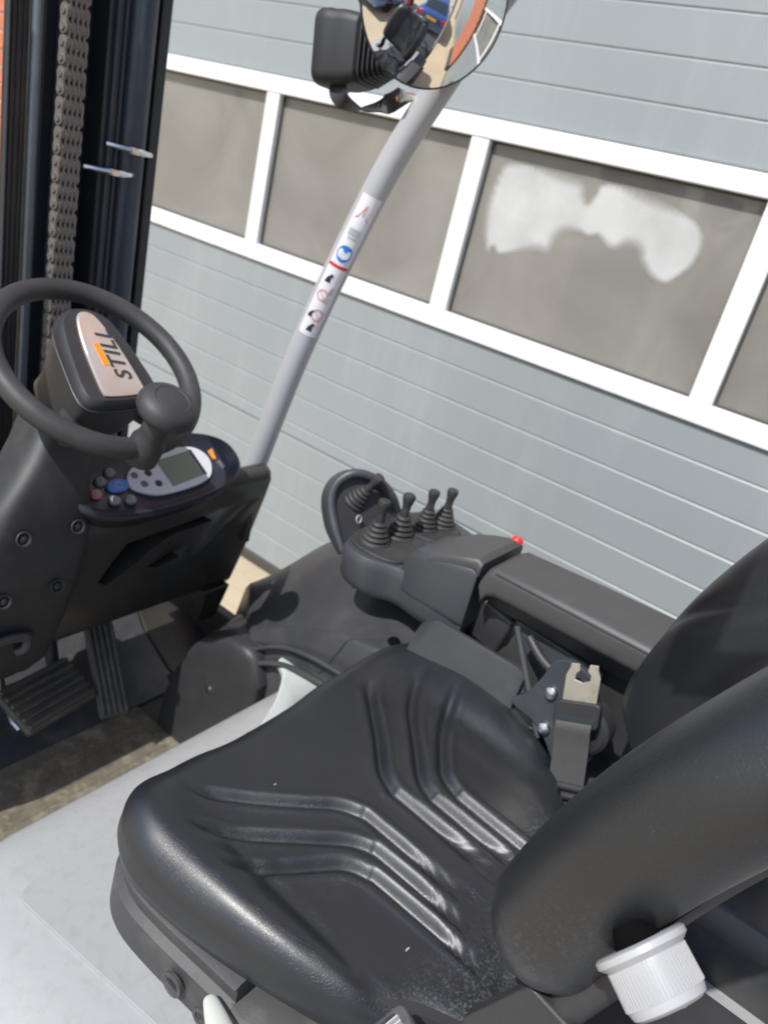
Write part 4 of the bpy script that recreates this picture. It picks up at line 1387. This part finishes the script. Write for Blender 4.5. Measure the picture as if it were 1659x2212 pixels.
def patch(name, w0, w1, s0, s1, h, material, parent, n=8, m=8):
    vs, fs = [], []
    for hh in (h - .0004, h):
        for i in range(n + 1):
            for j in range(m + 1):
                vs.append(on_post(w0 + (w1 - w0) * i / n, s0 + (s1 - s0) * j / m, hh))
    N = (n + 1) * (m + 1)
    for i in range(n):
        for j in range(m):
            a_, b_, c_, d_ = i * (m + 1) + j, (i + 1) * (m + 1) + j, (i + 1) * (m + 1) + j + 1, i * (m + 1) + j + 1
            fs.append((N + a_, N + b_, N + c_, N + d_))
            fs.append((d_, c_, b_, a_))
    return obj(name, G().add(vs, fs), material, parent, sharp=0)
def shape(name, pts, h, material, parent):
    c = np.mean(np.array(pts), 0)
    vs = [on_post(c[0], c[1], h)] + [on_post(a, b, h) for a, b in pts]
    fs = [(0, k + 1, (k + 1) % len(pts) + 1) for k in range(len(pts))]
    vs2 = [on_post(c[0], c[1], h - .0003)] + [on_post(a, b, h - .0003) for a, b in pts]
    o = len(vs)
    fs += [(o, o + (k + 1) % len(pts) + 1, o + k + 1) for k in range(len(pts))]
    return obj(name, G().add(vs + vs2, fs), material, parent, sharp=0)
def circ(cx, cy, r, n=24):
    return [(cx + r * math.cos(2 * math.pi * k / n), cy + r * math.sin(2 * math.pi * k / n)) for k in range(n)]
def annulus(name, cx, cy, r0, r1, h, material, parent, n=28):
    vs = [on_post(a, b, h) for a, b in circ(cx, cy, r0, n)] + [on_post(a, b, h) for a, b in circ(cx, cy, r1, n)]
    return obj(name, G().add(vs, [(k, (k + 1) % n, n + (k + 1) % n, n + k) for k in range(n)]), material, parent, sharp=0)
S0, S1 = .005, .262
SW = -1                                                     # sign that puts the sticker towards the lit side
st = patch('sticker_strip', -.0195, .0195, S0, S1, .0006, 'sticker', gp, 8, 20)
# warning triangle, manual, blue disc, red bar, prohibition signs (from top to bottom)
tri = [(-.013, .222), (.013, .222), (0, .248)]
tri_i = [(-.0075, .2255), (.0075, .2255), (0, .2405)]
vs = [on_post(a, b, .0010) for a, b in tri] + [on_post(a, b, .0010) for a, b in tri_i]
obj('warning_triangle', G().add(vs, [(0, 1, 4, 3), (1, 2, 5, 4), (2, 0, 3, 5)]), 'st_pink', st, sharp=0)
shape('triangle_mark', [(-.0012, .229), (.0012, .229), (.0014, .236), (-.0014, .236)], .0010, 'st_grey', st)
patch('book_symbol', -.011, .010, .194, .206, .0010, 'st_grey', st, 4, 3)
patch('book_symbol', -.008, .009, .188, .192, .0010, 'st_grey', st, 4, 3)
shape('blue_disc', circ(0, .162, .0145), .0010, 'st_blue', st)
shape('disc_symbol', [(-.009, .160), (-.002, .166), (.003, .163), (.010, .166), (.009, .156), (.002, .153), (-.006, .154)], .0014, 'sticker', st)
patch('red_bar', -.0195, .0195, .136, .1415, .0010, 'st_red', st, 8, 2)
for (cx, cy, mt, r) in ((-.004, .083, 'st_pink', .0105), (.003, .046, 'st_pink', .0115)):
    annulus('prohibition_ring', cx, cy, r, r * .76, .0010, mt, st)
    shape('prohibition_bar', [(cx - r * .6, cy + r * .75), (cx - r * .75, cy + r * .6), (cx + r * .6, cy - r * .75), (cx + r * .75, cy - r * .6)], .0012, mt, st)
def figure(cx, cy, s=1.0):
    f = shape('figure_symbol', [(cx - .006 * s, cy - .005 * s), (cx + .005 * s, cy - .005 * s), (cx + .004 * s, cy + .003 * s), (cx, cy + .008 * s), (cx - .004 * s, cy + .004 * s)], .0013, 'st_black', st)
    shape('figure_head', circ(cx + .003 * s, cy + .008 * s, .0032 * s, 14), .0015, 'st_black', st)
figure(-.006, .112)
figure(-.010, .043, .8)
figure(.0, .019, 1.0)
shape('machine_symbol', [(.003, .085), (.012, .088), (.012, .102), (.006, .10)], .0012, 'st_grey', st)
shape('machine_symbol', [(.0, .072), (.009, .07), (.013, .083), (.004, .082)], .0012, 'st_grey', st)

# ---- round convex mirror
N_ = Vector((-.86347, .47124, -.1799)).normalized()
Mc = Vector((.7617, -1.0419, 1.9264))
RM, RA = .2816, .114
prof = []
amax = math.asin(RA / RM)
for k in range(25):
    t = amax * (1 - k / 24)
    prof.append((max(RM * math.sin(t), .0002), RM * math.cos(t) - RM))
mir = obj('round_mirror', G().lathe([(RA - .006, -.045), (RA - .001, -.035), (RA + .0018, -.0275), (RA + .0018, -.0245), (RA - .0002, -.0228), (RA - .002, -.026)], Mc, N_, n=72), 'plastic', truck, sharp=50,
          label='round convex rear view mirror on the guard post')
obj('mirror_glass', G().lathe(prof, Mc, N_, n=96, cap=False), 'mirror', mir, sharp=0)
obj('mirror_arm', G().tube(spline([Mc - N_ * .04, Mc - N_ * .07 + Vector((-.01, -.02, .03)), (.74, -1.08, 1.99), (.735, -1.172, 2.02)], 6), .013, 12), 'plastic', mir)
obj('mirror_clamp', G().box((.742, -1.13, 2.005), (.07, .06, .05), Matrix.Rotation(R(25), 3, 'Y')), 'plastic', mir, bevel=.008)

# ---- work lamp on a bow bracket
lx = Vector((.80, .12, -.10)).normalized()                  # lens looks ahead of the truck
ly = Vector((-.12, .99, 0)); ly = (ly - lx * ly.dot(lx)).normalized()
lz = lx.cross(ly).normalized()
lc = Vector((.985, -1.142, 1.862))
def lp_(a, b, c):
    return lc + lx * c + ly * a + lz * b
rings = []
for c, s in ((-.022, .80), (-.018, .90), (.0, .97), (.012, 1.0), (.030, 1.0), (.036, 1.03), (.054, 1.03), (.060, .98)):
    rings.append([lp_(a * s, b * s, c) for a, b in rrect(.098, .112, .020, 5)])
lampo = obj('work_lamp', G().loft(rings), 'lamp', truck, sharp=35, label='black square work lamp with cooling fins on the guard post')
obj('lens', G().prism(rrect(.08, .09, .01, 4), lambda a, b, t: lp_(a, b, t), .0595, .0615), 'carglass', lampo)
for k in range(7):
    s = .92 - .055 * k
    obj('cooling_fin', G().prism(rrect(.094 * s, .106 * s, .016, 4), lambda a, b, t: lp_(a, b, t), -.0285 - .0075 * k, -.0245 - .0075 * k), 'lamp', lampo, bevel=.001, seg=1)
obj('lamp_core', G().prism(rrect(.055, .06, .012, 4), lambda a, b, t: lp_(a, b, t), -.085, -.012), 'lamp', lampo)
bow = spline([lp_(.020, -.050, .02), lp_(.028, -.066, .015), lp_(.026, -.080, .0), lp_(.008, -.086, -.022), lp_(-.01, -.074, -.060), (.876, -1.150, 1.815)], 7)
rings = []
for i, p in enumerate(bow):
    p = Vector(p)
    t = (Vector(bow[min(i + 1, len(bow) - 1)]) - Vector(bow[max(i - 1, 0)])).normalized()
    wd = (lx - t * lx.dot(t)).normalized()
    nn = t.cross(wd)
    rings.append([p + wd * a + nn * b for a, b in ((-.016, -.002), (.016, -.002), (.016, .002), (-.016, .002))])
obj('bow_bracket', G().loft(rings), 'lamp', lampo, sharp=40, bevel=.001, seg=1)
obj('bracket_bolt', G().lathe([(.007, -.01), (.007, .012), (.010, .0125), (.010, .018), (.004, .020)], (.868, -1.150, 1.812), (.3, .9, -.1), n=16), 'steel', lampo)
obj('cable_gland', G().lathe([(.010, 0), (.013, .008), (.013, .022), (.009, .03), (.004, .05)], lp_(.01, .066, -.012), lz + ly * .3, n=18), 'plastic', lampo)

# ---- mast: rails, cylinder, leaf chain (right half; the left half is its mirror image)
def mast_side(sg):
    def Y(y):
        return YC + sg * (y - YC)
    def bar(name, y0, y1, x0, x1, mtl, parent, z0=.15, z1=2.0, bev=.002, label=None):
        return obj(name, G().box(((x0 + x1) / 2, Y((y0 + y1) / 2), (z0 + z1) / 2), (x1 - x0, abs(y1 - y0), z1 - z0)), mtl, parent, bevel=bev, label=label)
    rail = bar('mast_rail', -.806, -.768, 1.405, 1.418, 'grease', truck, label='greasy inner mast rail left of the chain' if sg > 0 else None)
    bar('rail_lip', -.771, -.766, 1.400, 1.4045, 'rod', rail)
    for yy in (-.777, -.786, -.796):
        bar('rail_groove', yy - .0015, yy + .0015, 1.4015, 1.406, 'mast', rail, bev=.0005)
    obj('piston_rod', G().tube([(1.400, Y(-.8155), .3), (1.400, Y(-.8155), 1.98)], .0105, 20), 'rod', truck)
    ch = bar('mast_rail', -.853, -.829, 1.402, 1.52, 'mast', truck, bev=.004)
    bar('rail_edge', -.8575, -.8535, 1.394, 1.52, 'kick', ch)
    bar('mast_back', -.953, -.858, 1.452, 1.50, 'mast', ch)
    rc = bar('mast_rail', -.993, -.950, 1.400, 1.52, 'mast', truck, bev=.005)
    bar('rail_bead', -.967, -.961, 1.392, 1.401, 'mast_blue', rc)
    bar('rail_bead', -.983, -.980, 1.395, 1.401, 'mast_blue', rc)
    obj('lift_cylinder', G().tube([(1.415, Y(-1.024), .2), (1.415, Y(-1.024), 1.97)], .031, 32), 'mast_blue', truck, label='dark blue lift cylinder on the right of the mast' if sg > 0 else None)
    out = bar('mast_rail', -1.081, -1.058, 1.398, 1.55, 'mast', truck, bev=.004)
    bar('rail_flange', -1.058, -.99, 1.475, 1.50, 'mast', out)
    return out
rail_r = mast_side(1)
mast_side(-1)
for z in (.25, 1.95):
    obj('cross_member', G().box((1.53, YC, z), (.05, .78, .12)), 'mast', truck, bevel=.006)
# leaf chain: alternate stacks of plates on pins
chain = obj('lift_chain', G().tube([(1.380, -.862, .9), (1.380, -.862, 1.97)], .0028, 8), 'grease', truck, label='greased leaf chain running up the mast')
PI_ = .0235
def plate_pts(n=8):
    r, w = .0112, .0088
    pts = []
    for k in range(n + 1):
        t = -math.pi / 2 + math.pi * k / n
        pts.append((r * math.sin(-t), PI_ / 2 + r * math.cos(t)))
    pts.append((-w, 0.0))
    for k in range(n + 1):
        t = math.pi / 2 + math.pi * k / n
        pts.append((r * math.sin(-t) , -PI_ / 2 + r * math.cos(t)))
    pts.append((w, 0.0))
    return pts
def link_mesh(offs):
    g = G()
    for o in offs:
        g.prism(plate_pts(), lambda a, b, t: (a, t, b), o - .0019, o + .0019)
    return g
full = link_mesh([-.0190, -.0095, .0, .0095, .0190])
inner = link_mesh([-.01425, -.00475, .00475, .01425])
for k in (-1, 1):
    full.lathe([(.0058, -.0235), (.0058, .0235)], (0, 0, k * PI_ / 2), (0, 1, 0), n=12)
la = obj('chain_link', full, 'chain', chain, sharp=30)
lb_ = obj('chain_link', inner, 'chain', chain, sharp=30)
for k in range(42):
    z = 1.0 + k * PI_
    s = la if k % 2 == 0 else lb_
    o = s if k < 2 else copy_mesh(s, chain, (0, 0, 0), name='chain_link')
    o.location = (1.366, -.862, z)
    o.rotation_euler = (0, R(random.uniform(-2, 2)), 0)
# two bright pins sticking out of the rail
for p, q in (((1.368, -.906, 1.5745), (1.368, -1.012, 1.5735)), ((1.368, -.950, 1.6205), (1.368, -1.050, 1.6150))):
    p, q = Vector(p), Vector(q)
    d = q - p
    arc = spline([p + Vector((.012, 0, 0)), p + d * .2 + Vector((-.002, 0, 0)), p + d * .5 + Vector((-.008, 0, 0)), p + d * .8 + Vector((-.002, 0, 0)), q + Vector((.014, 0, 0))], 5)
    pin = obj('bright_clamp', G().tube(arc, [.0050] * 8 + [.0068] * 6 + [.0055] * (len(arc) - 14), 16), 'chrome', truck, label='bright metal clamp across the lift cylinder')
    obj('clamp_stub', G().tube([p + d * .5, p + d * .5 + Vector((.03, 0, 0))], .004, 8), 'mast', pin)

# ------------------------------------------------------------------ what the mirror shows behind the truck
def make_car(name, loc, rz, paint, lab, plate=True):
    c = empty(name, (0, 0, 0), lab, 'car')
    # length along +x = rear; y across
    secs = [(0, .30, .78, .66, .72), (.05, .26, .86, .78, .84), (.25, .24, .92, .85, .88), (.7, .22, .95, .87, .88), (1.3, .22, .93, .87, .88), (2.6, .22, .92, .87, .88), (3.3, .22, .88, .86, .87), (3.9, .24, .80, .80, .82), (4.2, .30, .70, .62, .70)]
    rings = []
    for x, z0, z1, wt, wb in secs:
        pr = [(-wb * .9, z0), (-wb, z0 + .12), (-wb, (z0 + z1) / 2), (-wt * .97, z1 - .06), (-wt * .86, z1), (0, z1 + .015), (wt * .86, z1), (wt * .97, z1 - .06), (wb, (z0 + z1) / 2), (wb, z0 + .12), (wb * .9, z0)]
        rings.append([(-x, y, z) for y, z in pr])
    body = obj('car_body', G().loft(rings), paint, c, sharp=45, subsurf=1)
    cab = [(.42, .90, .66), (.78, 1.28, .57), (1.25, 1.40, .56), (2.0, 1.42, .57), (2.35, 1.36, .57), (3.05, .92, .68)]
    rings = []
    for x, z, w in cab:
        rings.append([(-x, -w, z), (-x, w, z), (-x, w + (z - .86) * .22, .86), (-x, -w - (z - .86) * .22, .86)])
    roof = obj('car_roof', G().loft(rings), paint, c, bevel=.04, seg=3)
    gl = G().add([(-.452, -.56, .945), (-.452, .56, .945), (-.742, .50, 1.245), (-.742, -.50, 1.245)], [(0, 1, 2, 3)])
    def slab(pts, t, n):
        nn = Vector(n).normalized() * t
        P = [Vector(p) for p in pts]
        return G().loft([[p - nn for p in P], [p + nn for p in P]])
    obj('rear_window', slab([(-.452, -.56, .945), (-.452, .56, .945), (-.742, .50, 1.245), (-.742, -.50, 1.245)], .006, (.72, 0, .69)), 'carglass', c)
    obj('windscreen', slab([(-2.98, -.58, .965), (-2.98, .58, .965), (-2.42, .50, 1.325), (-2.42, -.50, 1.325)], .006, (-.54, 0, .84)), 'carglass', c)
    for s in (-1, 1):
        obj('side_window', slab([(-.62, s * .668, .93), (-1.72, s * .672, .93), (-1.70, s * .585, 1.34), (-.98, s * .58, 1.30)], .006, (0, s, .22)), 'carglass', c)
        obj('side_window', slab([(-1.80, s * .674, .93), (-2.78, s * .674, .95), (-2.36, s * .595, 1.31), (-1.80, s * .59, 1.34)], .006, (0, s, .22)), 'carglass', c)
        obj('tail_light', G().prism(rrect(.30, .15, .04, 3), lambda a, b, t: (t - abs(a + .10) * .12, s * (.62 + a * .85), .74 + b), -.10, .028), 'taillight', c, bevel=.01)
        obj('wing_mirror', G().box((-2.6, s * .96, .98), (.10, .16, .11)), paint, c, bevel=.03)
        for wx in (-.85, -3.35):
            w = obj('car_wheel', G().lathe([(.17, -.10), (.29, -.105), (.31, -.08), (.31, .08), (.29, .105), (.17, .10)], (wx, s * .775, .31), (0, s, 0), n=32), 'tyre', c)
            obj('wheel_rim', G().lathe([(.19, .085), (.06, .10), (.001, .10)], (wx, s * .775, .31), (0, s, 0), n=28), 'rod', w)
    if plate:
        obj('number_plate', G().box((.028, 0, .70), (.012, .50, .115)), 'plate', c, bevel=.004)
    obj('bumper', G().prism([(-.80, .30), (.80, .30), (.84, .40), (.82, .56), (-.82, .56), (-.84, .40)], lambda a, b, t: (t - .10 * (a / .84) ** 2, a, b), -.12, .06), paint, c, bevel=.03)
    c.location = loc
    c.rotation_euler = (0, 0, rz)
    for ch in c.children:
        ch.matrix_parent_inverse = Matrix.Identity(4)
    return c
make_car('parked_car', (-2.75, -.58, GZ), R(-2), 'carblue', 'dark blue parked car with yellow number plate, seen in the round mirror')
make_car('pale_car', (-1.5, 2.35, GZ), R(0), 'carpale', 'pale blue car at the edge of the round mirror', plate=False)
rp = empty('red_post', (-3.4, 1.0, GZ), 'red steel post seen at the top of the round mirror', 'post')
obj('post_tube', G().lathe([(.10, 0), (.10, .55), (.075, .57), (.075, 1.3), (.05, 1.36), (.0005, 1.37)], (-3.4, 1.0, GZ), (0, 0, 1), n=28), 'red', rp)
obj('post_band', G().lathe([(.104, 0), (.104, .06)], (-3.4, 1.0, GZ + .5), (0, 0, 1), n=28), 'ink', rp)
